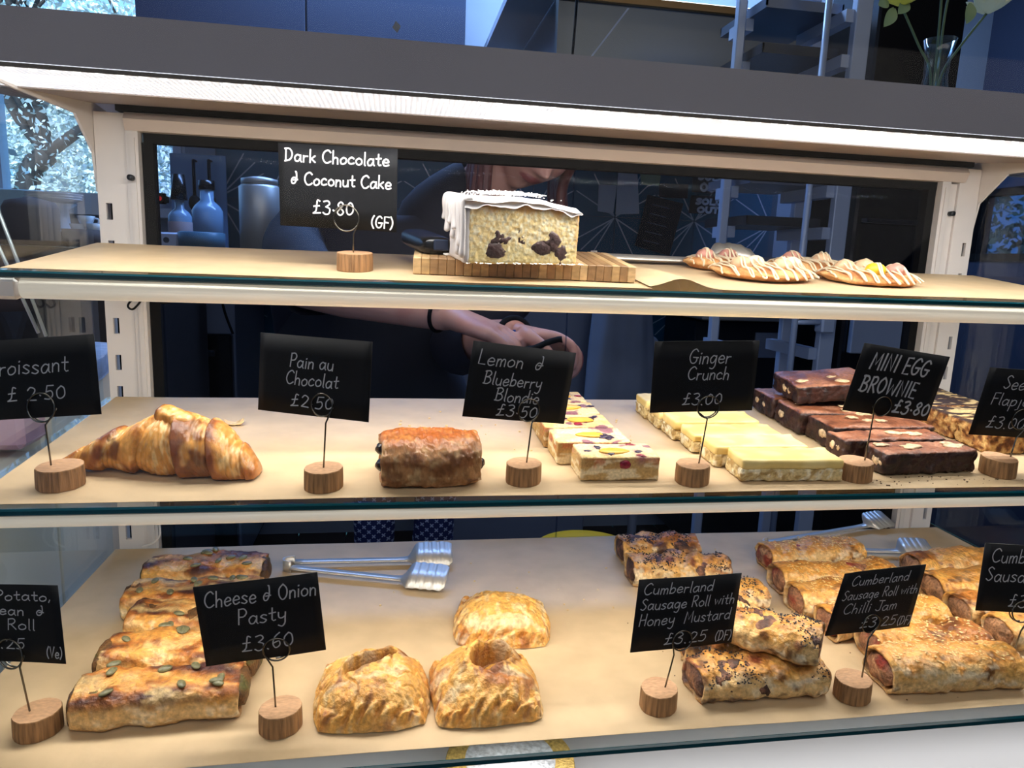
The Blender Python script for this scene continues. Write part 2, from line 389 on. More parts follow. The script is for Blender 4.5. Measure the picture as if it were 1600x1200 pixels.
# back door frame and glass
cpart(MB().box(-0.255, 0.655, 0.806, 0.82, 1.302, 1.3115).box(-0.2565, -0.246, 0.806, 0.82, 0.80, 1.302).box(0.644, 0.6545, 0.806, 0.82, 0.80, 1.302), 'door_gasket', BLACK)
cpart(MB().box(-0.246, 0.20, 0.812, 0.816, 0.80, 1.302), 'sliding_door', GLASS_BACK)
cpart(MB().box(0.20, 0.644, 0.8165, 0.8205, 0.80, 1.302), 'sliding_door', GLASS_BACK)
def post(xa, xb, sx0, sx1, slots):           # slotted upright, built round its slots
    m = MB(); y0, y1 = 0.800, 0.804; z0, z1 = 0.72, 1.3285
    m.box(xa, sx0, y0, y1, z0, z1).box(sx1, xb, y0, y1, z0, z1)
    zz = z0
    for (s0, s1) in sorted(slots): m.box(sx0, sx1, y0, y1, zz, s0); zz = s1
    m.box(sx0, sx1, y0, y1, zz, z1)
    m.box(xa, xa + 0.003, y1, 0.84, z0, z1).box(xb - 0.003, xb, y1, 0.84, z0, z1)
    p = cpart(m, 'post', WHITE)
    MB().box(sx0 - 0.002, sx1 + 0.002, 0.818, 0.82, z0, z1).obj('slot_channel', BLACK, p, offset=OFF)
    return p
SL = [(z, z + 0.0165) for z in (0.878, 0.922, 0.995, 1.034, 1.0675, 1.1065, 1.186, 1.2235)]
post(-0.2985, -0.2690, -0.2915, -0.2855, SL)
post(0.6805, 0.7085, 0.6965, 0.7015, SL)
for xa, xb in ((-0.2688, -0.2570), (0.6550, 0.6665)):
    cpart(MB().box(xa, xb, 0.797, 0.812, 0.72, 1.3115).box(xa + 0.004, xb - 0.003, 0.7955, 0.797, 0.72, 1.305), 'door_jamb', mat('jamb_white', lin(214, 208, 204), 0.4))
cpart(MB().box(0.667, 0.680, 0.803, 0.815, 0.72, 1.31), 'door_jamb', WHITE)
for x, z in ((-0.2635, 1.2655), (0.6745, 1.2745)):
    cpart(MB().tube([(x, 0.797 if x < 0 else 0.803, z), (x, 0.788 if x < 0 else 0.796, z)], 0.003, 10), 'stop_screw', DARK_METAL, True)
# canopy brackets at both ends
def bracket(x0, x1):
    poly = [(0.60, 1.3185), (0.655, 1.3180), (0.761, 1.3195), (0.7985, 1.288), (0.8045, 1.251), (0.835, 1.25), (0.835, 1.335), (0.72, 1.345), (0.60, 1.345)]
    cpart(MB().prism(poly, 0, x0, x1), 'canopy_bracket', WHITE)
bracket(-0.3015, -0.2990); bracket(0.709, 0.7115)
# side panes and front pane
side = [(0.42, 0.80), (0.575, 1.318), (0.80, 1.318), (0.80, 0.80)]
cpart(MB().prism(side, 0, -0.310, -0.305), 'side_pane', GLASS_SIDE)
cpart(MB().prism(side, 0, 0.716, 0.721), 'side_pane', GLASS_SIDE)
cpart(MB().prism([(0.400, 0.80), (0.602, 1.475), (0.607, 1.475), (0.405, 0.80)], 0, -0.345, 1.02), 'front_pane', GLASS_FRONT)
# base deck, plinth
cpart(MB().box(-0.345, 1.02, 0.405, 0.86, 0.70, 0.792), 'base_deck', mat('deck_white', lin(198, 198, 203), 0.4))
cpart(MB().box(-0.34, 1.0, 0.42, 0.86, 0.0, 0.70), 'plinth', WHITE)
cpart(MB().box(-0.255, 0.655, 0.806, 0.84, 0.792, 0.802), 'back_rail', BLACK)

def glass_shelf(s, yb, label, tube_r, tz):
    y0, z0, k = SHELF[s]; a = math.atan(k)
    x0, x1 = -0.300, 0.712
    r = thing('glass_shelf', label, 'shelf', M=shelf_frame(s, (0.2, y0, z0)), group=None)
    L = (yb - y0) / math.cos(a); th = 0.006
    X0, X1 = x0 - 0.2, x1 - 0.2
    MB().box(X0, X1, 0.003, L, -th, -0.0005).obj('glass_pane', GLASS_SHELF, r)
    MB().box(X0, X1, 0.0, 0.003, -th, -0.0005, bev=0.0012).obj('front_edge', GLASS_EDGE, r)
    if tube_r:
        zc = -th - tube_r - 0.0005
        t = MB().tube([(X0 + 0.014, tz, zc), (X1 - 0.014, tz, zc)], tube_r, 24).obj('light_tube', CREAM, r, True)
        for xa, xb in ((X0 - 0.004, X0 + 0.0135), (X1 - 0.0135, X1 + 0.004)):
            MB().box(xa, xb, tz - tube_r, tz + tube_r, zc - tube_r, zc + tube_r, bev=0.003).obj('end_cap', WHITE, r)
    for x in (X0 - 0.0015, X1 + 0.0):
        hb = 0.030 if s != 'B' else 0.018
        MB().prism([(0.02, -th - 0.004), (L - 0.002, -th - 0.0006), (L - 0.002, -th - hb), (L - 0.03, -th - hb), (0.03, -th - 0.014)], 0, x, x + 0.0022).obj('shelf_bracket', WHITE, r)
    return r
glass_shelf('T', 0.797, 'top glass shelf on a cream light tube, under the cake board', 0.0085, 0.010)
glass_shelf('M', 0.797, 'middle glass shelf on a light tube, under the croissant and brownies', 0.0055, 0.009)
glass_shelf('B', 0.797, 'lowest glass shelf, under the pasties and sausage rolls', 0, 0)

# baking paper sheets
def paper(s, x0, x1, y0, y1, label, seed, amp=0.0007, curl=None):
    nx, ny = 90, 40; X, Y = np.meshgrid(np.linspace(x0, x1, nx), np.linspace(y0, y1, ny), indexing='ij')
    P = np.stack([X.ravel(), Y.ravel(), 0 * X.ravel()], 1)
    z = np.array([shelf_z(s, y) for y in P[:, 1]]) + 0.0006 + amp * (1 + fbm(P, 9, 3, seed)) * 0.5
    if curl is not None: z = z + curl(P)
    P[:, 1] += 0.0014 * fbm(P, 6, 2, seed + 5)
    P[:, 2] = z
    V = np.concatenate([P, P - [0, 0, 0.00025]]); n = nx * ny
    F = [f for f in grid_faces(nx, ny)]; F = [f[::-1] for f in F] + [tuple(i + n for i in f) for f in F]
    c = np.array([x0, y0, shelf_z(s, y0)])
    o = mesh_obj('baking_paper', V, F, PAPER, None, True, offset=c); o.location = c
    return tag(o, label, 'paper', 'baking paper lining the shelves')
paper('T', -0.298, 0.224, 0.604, 0.79, 'brown baking paper on top shelf, under sign and cake board', 1)
paper('T', 0.222, 0.709, 0.605, 0.79, 'brown baking paper on top shelf curling up under the iced cookies', 2,
      curl=lambda P: 0.0085 * np.exp(-((P[:, 0] - 0.252) / 0.020) ** 2) * sstep(0.80, 0.62, P[:, 1]) + 0.0008)
paper('M', -0.290, 0.705, 0.517, 0.792, 'brown baking paper on middle shelf, under the croissant', 3)
paper('B', -0.300, 0.712, 0.437, 0.792, 'brown baking paper on lowest shelf, under the pasties', 4)

# ------------------------------------------------------------------ hand lettering (single strokes)
GL = {   # width, strokes; '/' = straight polyline, otherwise smoothed
'a': (.5, [".42,.42 .22,.52 .04,.3 .1,.03 .28,.03 .42,.3", "/.43,.5 .43,.08 .5,.0"]),
'b': (.46, ["/.05,1 .05,0", ".05,.3 .2,.5 .4,.4 .38,.1 .2,0 .05,.08"]),
'c': (.44, [".4,.42 .25,.52 .05,.35 .06,.1 .22,0 .42,.08"]),
'd': (.5, [".42,.4 .25,.52 .04,.3 .1,.02 .28,.02 .42,.2", "/.44,1 .44,0"]),
'e': (.46, [".05,.26 .4,.3 .36,.48 .2,.52 .04,.3 .1,.05 .25,0 .43,.1"]),
'f': (.36, [".4,.9 .28,1 .18,.85 .18,.4 .18,0", "/.02,.5 .36,.5"]),
'g': (.5, [".42,.42 .22,.52 .04,.3 .12,.03 .3,.05 .42,.3", ".43,.5 .44,.1 .43,-.2 .3,-.4 .1,-.34"]),
'h': (.45, ["/.05,1 .05,0", ".05,.3 .2,.5 .36,.42 .38,.2 .38,0"]),
'i': (.16, ["/.08,.5 .08,0", "/.07,.7 .1,.74"]),
'j': (.25, ["/.15,.5 .15,-.3 0,-.36"]),
'k': (.44, ["/.05,1 .05,0", "/.38,.5 .06,.22", "/.14,.28 .4,0"]),
'l': (.16, ["/.07,1 .07,.04 .12,0"]),
'm': (.6, ["/.05,.5 .05,0", ".05,.3 .15,.5 .27,.45 .29,.2 .29,0", ".29,.3 .4,.5 .52,.45 .54,.2 .54,0"]),
'n': (.44, ["/.05,.5 .05,0", ".05,.3 .2,.5 .36,.42 .38,.2 .38,0"]),
'o': (.46, [".22,.5 .04,.32 .08,.06 .25,0 .42,.15 .4,.4 .22,.5"]),
'p': (.46, ["/.05,.5 .05,-.45", ".05,.3 .2,.5 .4,.4 .38,.1 .2,0 .05,.08"]),
'r': (.36, ["/.05,.5 .05,0", ".05,.3 .15,.46 .33,.48"]),
's': (.4, [".36,.45 .2,.52 .06,.4 .2,.27 .36,.14 .22,0 .03,.05"]),
't': (.38, ["/.18,.85 .18,.1 .26,0 .36,.04", "/.02,.52 .36,.54"]),
'u': (.46, [".05,.5 .05,.15 .2,0 .38,.15 .4,.5", "/.4,.5 .41,0"]),
'v': (.42, ["/.03,.5 .2,0 .4,.5"]),
'w': (.58, ["/.03,.5 .15,0 .28,.4 .42,0 .55,.5"]),
'y': (.46, [".05,.5 .07,.2 .22,.12 .4,.25", ".42,.5 .41,.1 .4,-.2 .26,-.42 .06,-.34"]),
'B': (.55, ["/.08,1 .08,0", ".0,.95 .3,1 .46,.8 .3,.56 .12,.53 .4,.48 .5,.2 .3,.0 .0,.03"]),
'C': (.62, [".58,.85 .4,1 .14,.8 .05,.4 .2,.05 .4,0 .6,.15"]),
'D': (.6, ["/.1,1 .1,0", ".02,.98 .35,.95 .54,.55 .4,.12 .04,0"]),
'E': (.5, ["/.45,1 .08,1 .08,0 .48,0", "/.08,.52 .4,.52"]),
'F': (.48, ["/.46,1 .08,1 .08,0", "/.08,.52 .4,.52"]),
'G': (.64, [".56,.85 .38,1 .14,.8 .05,.4 .2,.05 .42,.02 .55,.2 .55,.42", "/.3,.42 .64,.42"]),
'H': (.58, ["/.08,1 .08,0", "/.5,1 .5,0", "/.08,.5 .5,.5"]),
'I': (.2, ["/.1,1 .1,0"]),
'J': (.45, ["/.1,1 .55,1", ".36,1 .36,.5 .34,.1 .18,0 .02,.12"]),
'L': (.48, ["/.08,1 .08,0 .46,0"]),
'M': (.72, ["/.06,0 .12,1 .36,.3 .6,1 .66,0"]),
'N': (.6, ["/.08,0 .08,1 .5,0 .5,1"]),
'O': (.62, [".3,1 .06,.7 .08,.25 .3,0 .54,.25 .54,.7 .3,1"]),
'P': (.5, ["/.08,1 .08,0", ".08,.98 .35,1 .48,.76 .34,.5 .08,.48"]),
'R': (.55, ["/.08,1 .08,0", ".08,.98 .35,1 .46,.78 .34,.54 .1,.5", "/.22,.5 .52,0"]),
'S': (.5, [".45,.88 .25,1 .08,.8 .25,.54 .44,.28 .25,0 .04,.12"]),
'V': (.55, ["/.04,1 .26,0 .52,1"]),
'W': (.8, ["/.04,1 .2,0 .4,.7 .6,0 .78,1"]),
'U': (.56, [".06,1 .07,.4 .2,.02 .42,.05 .5,.4 .5,1"]), 'T': (.5, ["/.02,1 .5,1", "/.26,1 .26,0"]),
'0': (.5, [".26,.9 .06,.6 .1,.15 .28,.05 .46,.3 .42,.75 .26,.9"]),
'2': (.5, [".06,.75 .2,.95 .42,.8 .36,.5 .1,.08", "/.08,.06 .5,.04"]),
'3': (.48, [".06,.9 .3,.98 .42,.78 .2,.54", ".2,.54 .44,.42 .4,.1 .2,0 .03,.1"]),
'5': (.5, ["/.46,.95 .14,.95 .1,.52", ".1,.52 .34,.58 .44,.3 .3,.02 .04,.06"]),
'6': (.48, [".38,.95 .14,.7 .06,.3 .2,.02 .4,.15 .36,.42 .1,.34"]),
'8': (.48, [".24,.5 .08,.74 .24,.95 .4,.76 .24,.5 .05,.22 .24,0 .43,.22 .24,.5"]),
'£': (.55, [".44,.9 .3,.95 .26,.6 .22,.2 .06,.02", "/.06,.02 .5,.06", "/.08,.52 .42,.56"]),
'&': (.56, [".42,.42 .2,.5 .06,.28 .12,.04 .3,.06 .42,.4 .4,.9 .34,.96", "/.2,.3 .5,.32"]),
'.': (.2, ["/.08,.06 .12,.02"]), ',': (.2, ["/.1,.1 .04,-.12"]), '·': (.22, ["/.09,.36 .13,.32"]),
'(': (.28, [".24,1.05 .08,.7 .08,.3 .24,-.05"]), ')': (.28, [".04,1.05 .2,.7 .2,.3 .04,-.05"]),
}
def text_strokes(text):
    x = 0; S = []
    for ch in text:
        if ch == ' ': x += 0.34; continue
        w, st = GL[ch]
        for s in st:
            straight = s[0] == '/'
            P = [tuple(float(v) for v in q.split(',')) for q in s.lstrip('/').split()]
            P = np.array([(a, b, 0) for a, b in P])
            if not straight: P = smooth_path(P, 5)
            P = P.copy(); P[:, 0] += x; S.append(P[:, :2])
        x += w + 0.09
    return S, x - 0.09
def stroke_mesh(strokes, wd):
    V = []; F = []; n = 0
    for P in strokes:
        m = len(P); T = np.gradient(P, axis=0); T /= np.linalg.norm(T, axis=1)[:, None] + 1e-9
        P = P.copy(); P[0] -= T[0] * wd * .4; P[-1] += T[-1] * wd * .4
        N = np.stack([-T[:, 1], T[:, 0]], 1) * wd / 2
        V += [(a[0], a[1], 0) for a in P + N] + [(a[0], a[1], 0) for a in P - N]
        F += [(n + i, n + m + i, n + m + i + 1, n + i + 1) for i in range(m - 1)]; n += 2 * m
    return V, F
def rodr(v):
    v = np.array(v); a = np.linalg.norm(v)
    if a < 1e-9: return np.eye(3)
    k = v / a; K = np.array([[0, -k[2], k[1]], [k[2], 0, -k[0]], [-k[1], k[0], 0]])
    return np.eye(3) + math.sin(a) * K + (1 - math.cos(a)) * K @ K
CARDB = np.array([[1, 0, 0], [0, 0, -1.0], [0, 1, 0]])       # columns: along, up, towards the customer
RS = random.Random(5)
def price_sign(shelf, base, center, rv, w, h, lines, ring, rr, bend, foot, label, bend_amt=0.0, thick=0.00092, bright=False, slant=0.12, br=0.0143, bh=0.0155, end=1):
    p = on(shelf, *base); p = p + np.array([0, br * 0.95, 0]); p[2] = shelf_z(shelf, p[1]) + 0.0012
    root = thing('price_sign', label, 'sign', p, 'black chalk price signs on log feet')
    yaw = RS.uniform(-.5, .5); k = SHELF[shelf][2]
    # log foot
    n = 40; m = MB(); prof = [(0, 0), (br * .985, 0), (br, 0.0008), (br * 1.0, bh * .5), (br * .985, bh - 0.0006), (br * .96, bh)]
    V = []; F = []
    for i in range(n):
        a = 2 * math.pi * i / n; e = 1 + 0.05 * math.sin(2 * a + yaw) + 0.012 * math.sin(9 * a + 3 * yaw) + 0.008 * math.sin(23 * a)
        for (r, z) in prof[1:]: V.append((r * e * math.cos(a), r * e * math.sin(a), z + k * r * e * math.sin(a)))
    q = len(prof) - 1
    for i in range(n):
        for j in range(q - 1): F.append((i * q + j, ((i + 1) % n) * q + j, ((i + 1) % n) * q + j + 1, i * q + j + 1))
    mi = [0] * len(F)
    F.append(tuple(i * q for i in range(n))[::-1]); F.append(tuple(i * q + q - 1 for i in range(n))); mi += [1, 1]
    b = mesh_obj('log_foot', V, F, [BARK, ENDGRAIN], root, False, None, mi)
    b.rotation_euler = (0, 0, 0)
    # card
    Rm = rodr(rv) @ CARDB; c = np.array(center); th = 0.0006
    M = Matrix.Identity(4)
    for i in range(3):
        for j in range(3): M[i][j] = Rm[i, j]
        M[i][3] = c[i] - p[i]
    nu = 14; V = []
    bow = lambda u, v: bend_amt * ((u + 1) / 2 - 1) ** 2 * (0.3 + 0.7 * (v + 1) / 2) + 0.0004 * math.sin(3 * u + rv[2] * 9)
    for zz in (0, -th):
        for i in range(nu + 1):
            for j in range(5):
                u = -1 + 2 * i / nu; v = -1 + 2 * j / 4
                V.append((u * w / 2, v * h / 2, zz + bow(u, v)))
    nn = (nu + 1) * 5; F = []
    for f in grid_faces(nu + 1, 5): F.append(f); F.append(tuple(i + nn for i in f[::-1]))
    per = [i * 5 for i in range(nu + 1)] + [nu * 5 + j for j in range(1, 5)] + [i * 5 + 4 for i in range(nu - 1, -1, -1)] + [j for j in range(3, 0, -1)]
    for a in range(len(per)):
        d = per[(a + 1) % len(per)]; F.append((per[a], d, d + nn, per[a] + nn))
    cd = mesh_obj('card', V, F, CARD, root, True, M=M)
    LV = []; LF = []; n0 = 0
    for (txt, u0, u1, bv, cap) in lines:
        S, tw = text_strokes(txt); cw = (u1 - u0) * w; ch = cap * h
        S2 = []
        for P in S:
            x = P[:, 0] / tw * cw + slant * P[:, 1] * ch + (u0 - .5) * w
            y = P[:, 1] * ch + (0.5 - bv) * h + 0.03 * ch * np.sin(P[:, 0] * 3.1 + cap * 40)
            S2.append(np.stack([x, y], 1))
        V, F = stroke_mesh(S2, thick)
        V = [(x, y, 0.00025 + bow(2 * x / w, 2 * y / h)) for x, y, _ in V]
        LV += V; LF += [tuple(i + n0 for i in f) for f in F]; n0 += len(V)
    mesh_obj('lettering', LV, LF, CHALK_W if bright else CHALK, cd)
    # wire: rises from the foot, bends and coils round in front of and behind the card
    def on_card(px, py, off):
        d = ray(px, py); nn_ = Rm[:, 2]; t = ((c + nn_ * off - CAM) @ nn_) / (d @ nn_); return CAM + d * t
    rc = on_card(ring[0], ring[1], 0.0012); bp = on_card(bend[0], bend[1], 0.0012)
    loc = lambda q: np.array([(q - rc) @ Rm[:, 0], (q - rc) @ Rm[:, 1]])
    rad = rr / FPX * ((RW.T @ (rc - CAM))[2])
    bl = loc(bp); side = 1 if bl[0] >= 0 else -1
    a0 = math.radians(-25) if side > 0 else math.radians(205)
    path = []
    ft = np.array([p[0], p[1], p[2] + bh - 0.001])
    if foot is not None:
        d = ray(*foot); t = (p[1] - 0.002) / d[1]; q = CAM + d * t; ft = np.array([q[0], p[1], p[2] + bh - 0.002])
    path += [ft, ft + (bp - ft) * .5, bp]
    for i in range(44):
        a = a0 + side * 2 * math.pi * 1.85 * i / 43
        off = 0.0 if i < 24 else -0.0030 * min(1, (i - 23) / 2)
        if i >= 24: pass
        path.append(rc + rad * (math.cos(a) * Rm[:, 0] + math.sin(a) * Rm[:, 1]) + Rm[:, 2] * off)
    Pp = np.array(path)
    V, F = tube(Pp - p, 0.00065, 8)
    mesh_obj('coil_wire', V, F, WIRE, root, True)
    return root
PS = price_sign
PS('T', (553, 428), [-0.05, 0.6536, 1.2546], [0.0773, 0.0137, -0.2259], 0.1042, 0.0697,
   [("Dark Chocolate", .05, .93, .21, .15), ("& Coconut Cake", .10, .95, .48, .15), ("£3·80", .28, .63, .83, .17), ("(GF)", .78, .97, .96, .14)],
   (541, 341), 20, (552, 366), (552, 393), 'black card for dark chocolate and coconut cake on top shelf', bright=True, slant=0.05, thick=0.00125, br=0.0156)
PS('M', (82, 773), [-0.2512, 0.5501, 1.1028], [-0.1252, -0.0966, -0.2511], 0.0879, 0.0574,
   [("Croissant", .03, .75, .44, .21), ("£ 2·50", .19, .70, .78, .18)],
   (64, 637), 23, (71, 664), (78, 727), 'black croissant price card beside the side glass', br=0.0152)
PS('M', (503, 774), [-0.0598, 0.5402, 1.1073], [-0.073, 0.0292, -0.4093], 0.0921, 0.0594,
   [("Pain au", .28, .67, .40, .17), ("Chocolat", .25, .72, .62, .17), ("£2·50", .30, .68, .90, .16)],
   (503, 633), 18, (509, 661), (505, 730), 'black pain au chocolat price card left of the chocolate pastry')
PS('M', (822, 764), [0.099, 0.5467, 1.102], [0.0056, 0.1222, 0.2175], 0.0889, 0.0597,
   [("Lemon  &", .06, .69, .29, .19), ("Blueberry", .14, .70, .54, .17), ("Blondie", .27, .70, .75, .17), ("£3·50", .30, .70, .95, .16)],
   (826, 641), 18, (831, 661), (823, 728), 'black lemon and blueberry blondie price card')
PS('M', (1091, 764), [0.2509, 0.5411, 1.1104], [0.0813, -0.0299, -0.0093], 0.0894, 0.0597,
   [("Ginger", .33, .73, .31, .20), ("Crunch", .33, .73, .54, .18), ("£3.00", .30, .68, .90, .17)],
   (1107, 636), 18, (1105, 655), (1093, 727), 'black ginger crunch price card in front of pale yellow slices')
PS('M', (1350, 758), [0.4288, 0.5433, 1.1061], [0.1185, 0.1352, 0.0911], 0.0912, 0.06,
   [("MINI EGG", .13, .80, .34, .24), ("BROWNIE", .10, .74, .68, .23), ("£3·80", .54, .97, .93, .20)],
   (1379, 635), 16, (1364, 652), (1353, 722), 'black brownie price card with thick capital letters', thick=0.0017, br=0.0150)
PS('M', (1578, 751), [0.564, 0.5472, 1.0872], [0.1429, 0.0482, -0.0335], 0.093, 0.064,
   [("Seedy", .20, .60, .29, .19), ("Flapjack", .12, .70, .53, .17), ("£3.00", .15, .56, .88, .18)],
   (1597, 655), 17, (1588, 684), (1581, 716), 'black flapjack price card at the right end of middle shelf', br=0.0155)
PS('B', (46, 1165), [-0.2578, 0.4856, 0.9479], [-0.1031, -0.1, -0.3692], 0.0962, 0.0527,
   [("Sweet Potato,", .05, .94, .20, .13), ("Bean  &", .42, .87, .39, .13), ("Roll", .55, .78, .58, .14), ("£3.25", .30, .68, .83, .14), ("(Ve)", .85, .98, .93, .14)],
   (15, 1022), 24, (31, 1043), (45, 1118), 'black sweet potato and bean roll price card with Ve mark', thick=0.0008)
PS('B', (434, 1158), [-0.089, 0.4738, 0.9483], [0.0926, -0.0801, 0.0376], 0.0806, 0.0621,
   [("Cheese & Onion", .06, .97, .27, .19), ("Pasty", .30, .70, .53, .19), ("£3.60", .30, .73, .88, .20)],
   (432, 1015), 20, (426, 1042), (430, 1105), 'black cheese and onion pasty price card covering seeded rolls')
PS('B', (1038, 1123), [0.2193, 0.4679, 0.9423], [0.0077, 0.0482, 0.1545], 0.0883, 0.0577,
   [("Cumberland", .05, .72, .21, .15), ("Sausage Roll with", .04, .96, .42, .15), ("Honey  Mustard", .04, .94, .64, .16), ("£3.25", .30, .72, .93, .16), ("(DF)", .81, .98, .95, .14)],
   (1066, 1001), 17, (1053, 1023), (1040, 1078), 'black honey mustard sausage roll price card', thick=0.0008)
PS('B', (1347, 1106), [0.3739, 0.465, 0.9475], [0.0886, 0.0497, 0.1333], 0.0845, 0.0558,
   [("Cumberland", .12, .82, .22, .15), ("Sausage Roll with", .06, .97, .44, .15), ("Chilli Jam", .12, .76, .67, .16), ("£3.25", .37, .80, .93, .16), ("(DF)", .82, .99, .95, .14)],
   (1361, 974), 16, (1357, 998), (1349, 1061), 'black chilli jam sausage roll price card with bent corner', thick=0.0008, bend_amt=0.006)
PS('B', (1580, 1060), [0.534, 0.4867, 0.9476], [-0.0964, 0.0719, -0.0519], 0.091, 0.0584,
   [("Cumberland", .08, .86, .27, .20), ("Sausage Roll", .05, .93, .55, .20), ("£3.25", .32, .74, .92, .19)],
   (1597, 956), 17, (1595, 986), (1586, 1028), 'black plain sausage roll price card at the right end of lowest shelf', br=0.0165)

# ------------------------------------------------------------------ pastry builders
def spow(x, p): return np.sign(x) * np.abs(x) ** p
def loft(L, W, H, nl=96, na=56, pe=2.6, endn=8, amp=0.0016, seed=0, env=None, zmod=None, ymod=None, flat=0.82, lip=None):
    """closed pastry body along x with a flat base at z=0; returns V, F, T (along), A (angle), grid shape"""
    t = np.sin(np.linspace(-math.pi / 2, math.pi / 2, nl)) * 0.35 + np.linspace(-1, 1, nl) * 0.65
    a = np.linspace(0, 2 * math.pi, na, endpoint=False)
    T, A = np.meshgrid(t, a, indexing='ij')
    e = (1 - np.abs(t) ** endn * 0.999) ** (1.0 / endn) if lip is None else np.full(nl, 1.0) * (1 - 0.06 * np.abs(t) ** 6)
    e = np.maximum(e, 0.02)
    if env is not None: e = e * env(t)
    E = np.repeat(e[:, None], na, 1)
    y = W / 2 * E * spow(np.cos(A), 2 / pe); z = H / 2 * E * spow(np.sin(A), 2 / pe)
    x = T * L / 2
    P = np.stack([x.ravel(), y.ravel(), z.ravel()], 1)
    R = np.stack([0 * x.ravel(), np.cos(A).ravel(), np.sin(A).ravel()], 1)
    nz = fbm(P, 55, 3, seed) * amp * 1.6 + fbm(P, 190, 2, seed + 3) * amp * .7
    nz -= 0.9 * amp * np.maximum(0, fbm(P * np.array([1, 2.0, 2.0]), 38, 2, seed + 9)) ** 2
    P = P + R * (nz * np.minimum(1, E.ravel() * 3))[:, None]
    if ymod is not None: P[:, 1] += ymod(T.ravel())
    zb = -H / 2 * flat
    P[:, 2] = np.where(P[:, 2] < zb, zb + (P[:, 2] - zb) * 0.06, P[:, 2]) - zb
    P[:, 2] = np.maximum(P[:, 2], 0)
    if zmod is not None: P[:, 2] += zmod(T.ravel(), P)
    V = P; F = grid_faces(nl, na, True); n = nl * na
    if lip is None:
        V = np.concatenate([V, P[:na].mean(0)[None], P[-na:].mean(0)[None]])
        F += [(n, (j + 1) % na, j) for j in range(na)] + [(n + 1, n - na + j, n - na + (j + 1) % na) for j in range(na)]
        Tt = np.concatenate([T.ravel(), [-1, 1]]); At = np.concatenate([A.ravel(), [0, 0]]); depth = np.zeros(len(V))
    else:
        depth = [np.zeros(n)]; Tt = [T.ravel()]; At = [A.ravel()]; VV = [V]; base = n
        for s, ring in ((-1, P[:na]), (1, P[-na:])):
            cen = ring.mean(0); prev = (0 if s < 0 else n - na)
            for (f, dx, dp) in ((0.97, 0.0012, .2), (0.86, 0.001, .6), (0.80, -0.004, 1.0), (0.3, -0.007, 1.0)):
                rr = cen + (ring - cen) * f + np.array([s * dx, 0, 0]); rr[:, 0] += fbm(rr, 130, 2, seed + 5) * 0.0016
                VV.append(rr); depth.append(np.full(na, dp)); Tt.append(np.full(na, s * 1.0)); At.append(a)
                for j in range(na):
                    j2 = (j + 1) % na
                    q = (prev + j, prev + j2, base + j2, base + j)
                    F.append(q if s > 0 else q[::-1])
                prev = base; base += na
            VV.append(cen[None] + np.array([[s * -0.0075, 0, 0]])); depth.append(np.ones(1)); Tt.append(np.array([s * 1.0])); At.append(np.zeros(1))
            for j in range(na):
                q = (prev + j, prev + (j + 1) % na, base); F.append(q if s > 0 else q[::-1])
            base += 1
        V = np.concatenate(VV); depth = np.concatenate(depth); Tt = np.concatenate(Tt); At = np.concatenate(At)
    return V, F, Tt, At, depth
GOLD = lin(208, 142, 62); PALE = lin(232, 192, 130); TOAST = lin(160, 88, 34); BURN = lin(78, 38, 18); YELLOWISH = lin(226, 168, 84)
def roll_colours(V, H, T, depth, seed, toast=0.5, burn=0.25):
    up = np.clip(V[:, 2] / H, 0, 1)
    n1 = fbm(V, 45, 3, seed + 1); n2 = fbm(V * np.array([1, 1.6, 1.6]), 90, 3, seed + 2)
    n3 = fbm(V, 26, 2, seed + 6); n4 = fbm(V * np.array([.7, 1.5, 1.5]), 150, 3, seed + 7)
    c = np.repeat(PALE[None], len(V), 0)
    c = mixc(c, YELLOWISH, sstep(0.30, 0.80, up + 0.45 * n1))
    c = mixc(c, GOLD, sstep(0.45, 1.0, up + 0.5 * n2 + toast * 0.25 - 0.1))
    c = mixc(c, TOAST, sstep(0.10, 0.55, n3 + 0.5 * n4 + 0.35 * (up - .8) + (toast - .4)) * 0.75)
    c = mixc(c, BURN, sstep(0.38, 0.75, n2 + 0.35 * n3 + burn * 0.4 - 0.1 + 0.25 * np.abs(T) ** 6) * 0.75)
    c = mixc(c, lin(246, 228, 190), sstep(0.22, 0.5, n4 - 0.3 * n3) * sstep(1.0, .5, up) * 0.65)
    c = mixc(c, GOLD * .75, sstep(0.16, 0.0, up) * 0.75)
    c = mixc(c, lin(120, 78, 44), sstep(0.4, 1.0, depth))
    return c
def scatter(V, n_top, H, seed, spread, size, long=1.8, flatk=0.5, zmin=0.72, tmax=0.85, L=0.1, keep=None):
    """little seeds lying on the upper surface -> one mesh"""
    rng = np.random.default_rng(seed); m = MB()
    cand = np.where((V[:, 2] > H * zmin) & (np.abs(V[:, 0]) < L / 2 * tmax))[0]
    if keep is not None: cand = cand[keep(V[cand])]
    if len(cand) == 0: return None
    oct_ = np.array([(1, 0, 0), (-1, 0, 0), (0, 1, 0), (0, -1, 0), (0, 0, 1), (0, 0, -1)], float)
    FF = [(0, 2, 4), (2, 1, 4), (1, 3, 4), (3, 0, 4), (2, 0, 5), (1, 2, 5), (3, 1, 5), (0, 3, 5)]
    pick = rng.choice(cand, n_top)
    for i in pick:
        p = V[i] + rng.normal(0, spread, 3) * np.array([1, 1, 0]); a = rng.uniform(0, 6.28)
        s = size * rng.uniform(.75, 1.25)
        q = oct_ * np.array([s * long, s, s * flatk]); ca, sa = math.cos(a), math.sin(a)
        q = np.stack([q[:, 0] * ca - q[:, 1] * sa, q[:, 0] * sa + q[:, 1] * ca, q[:, 2]], 1)
        m.add(q + p + np.array([0, 0, s * .25]), FF)
    return m
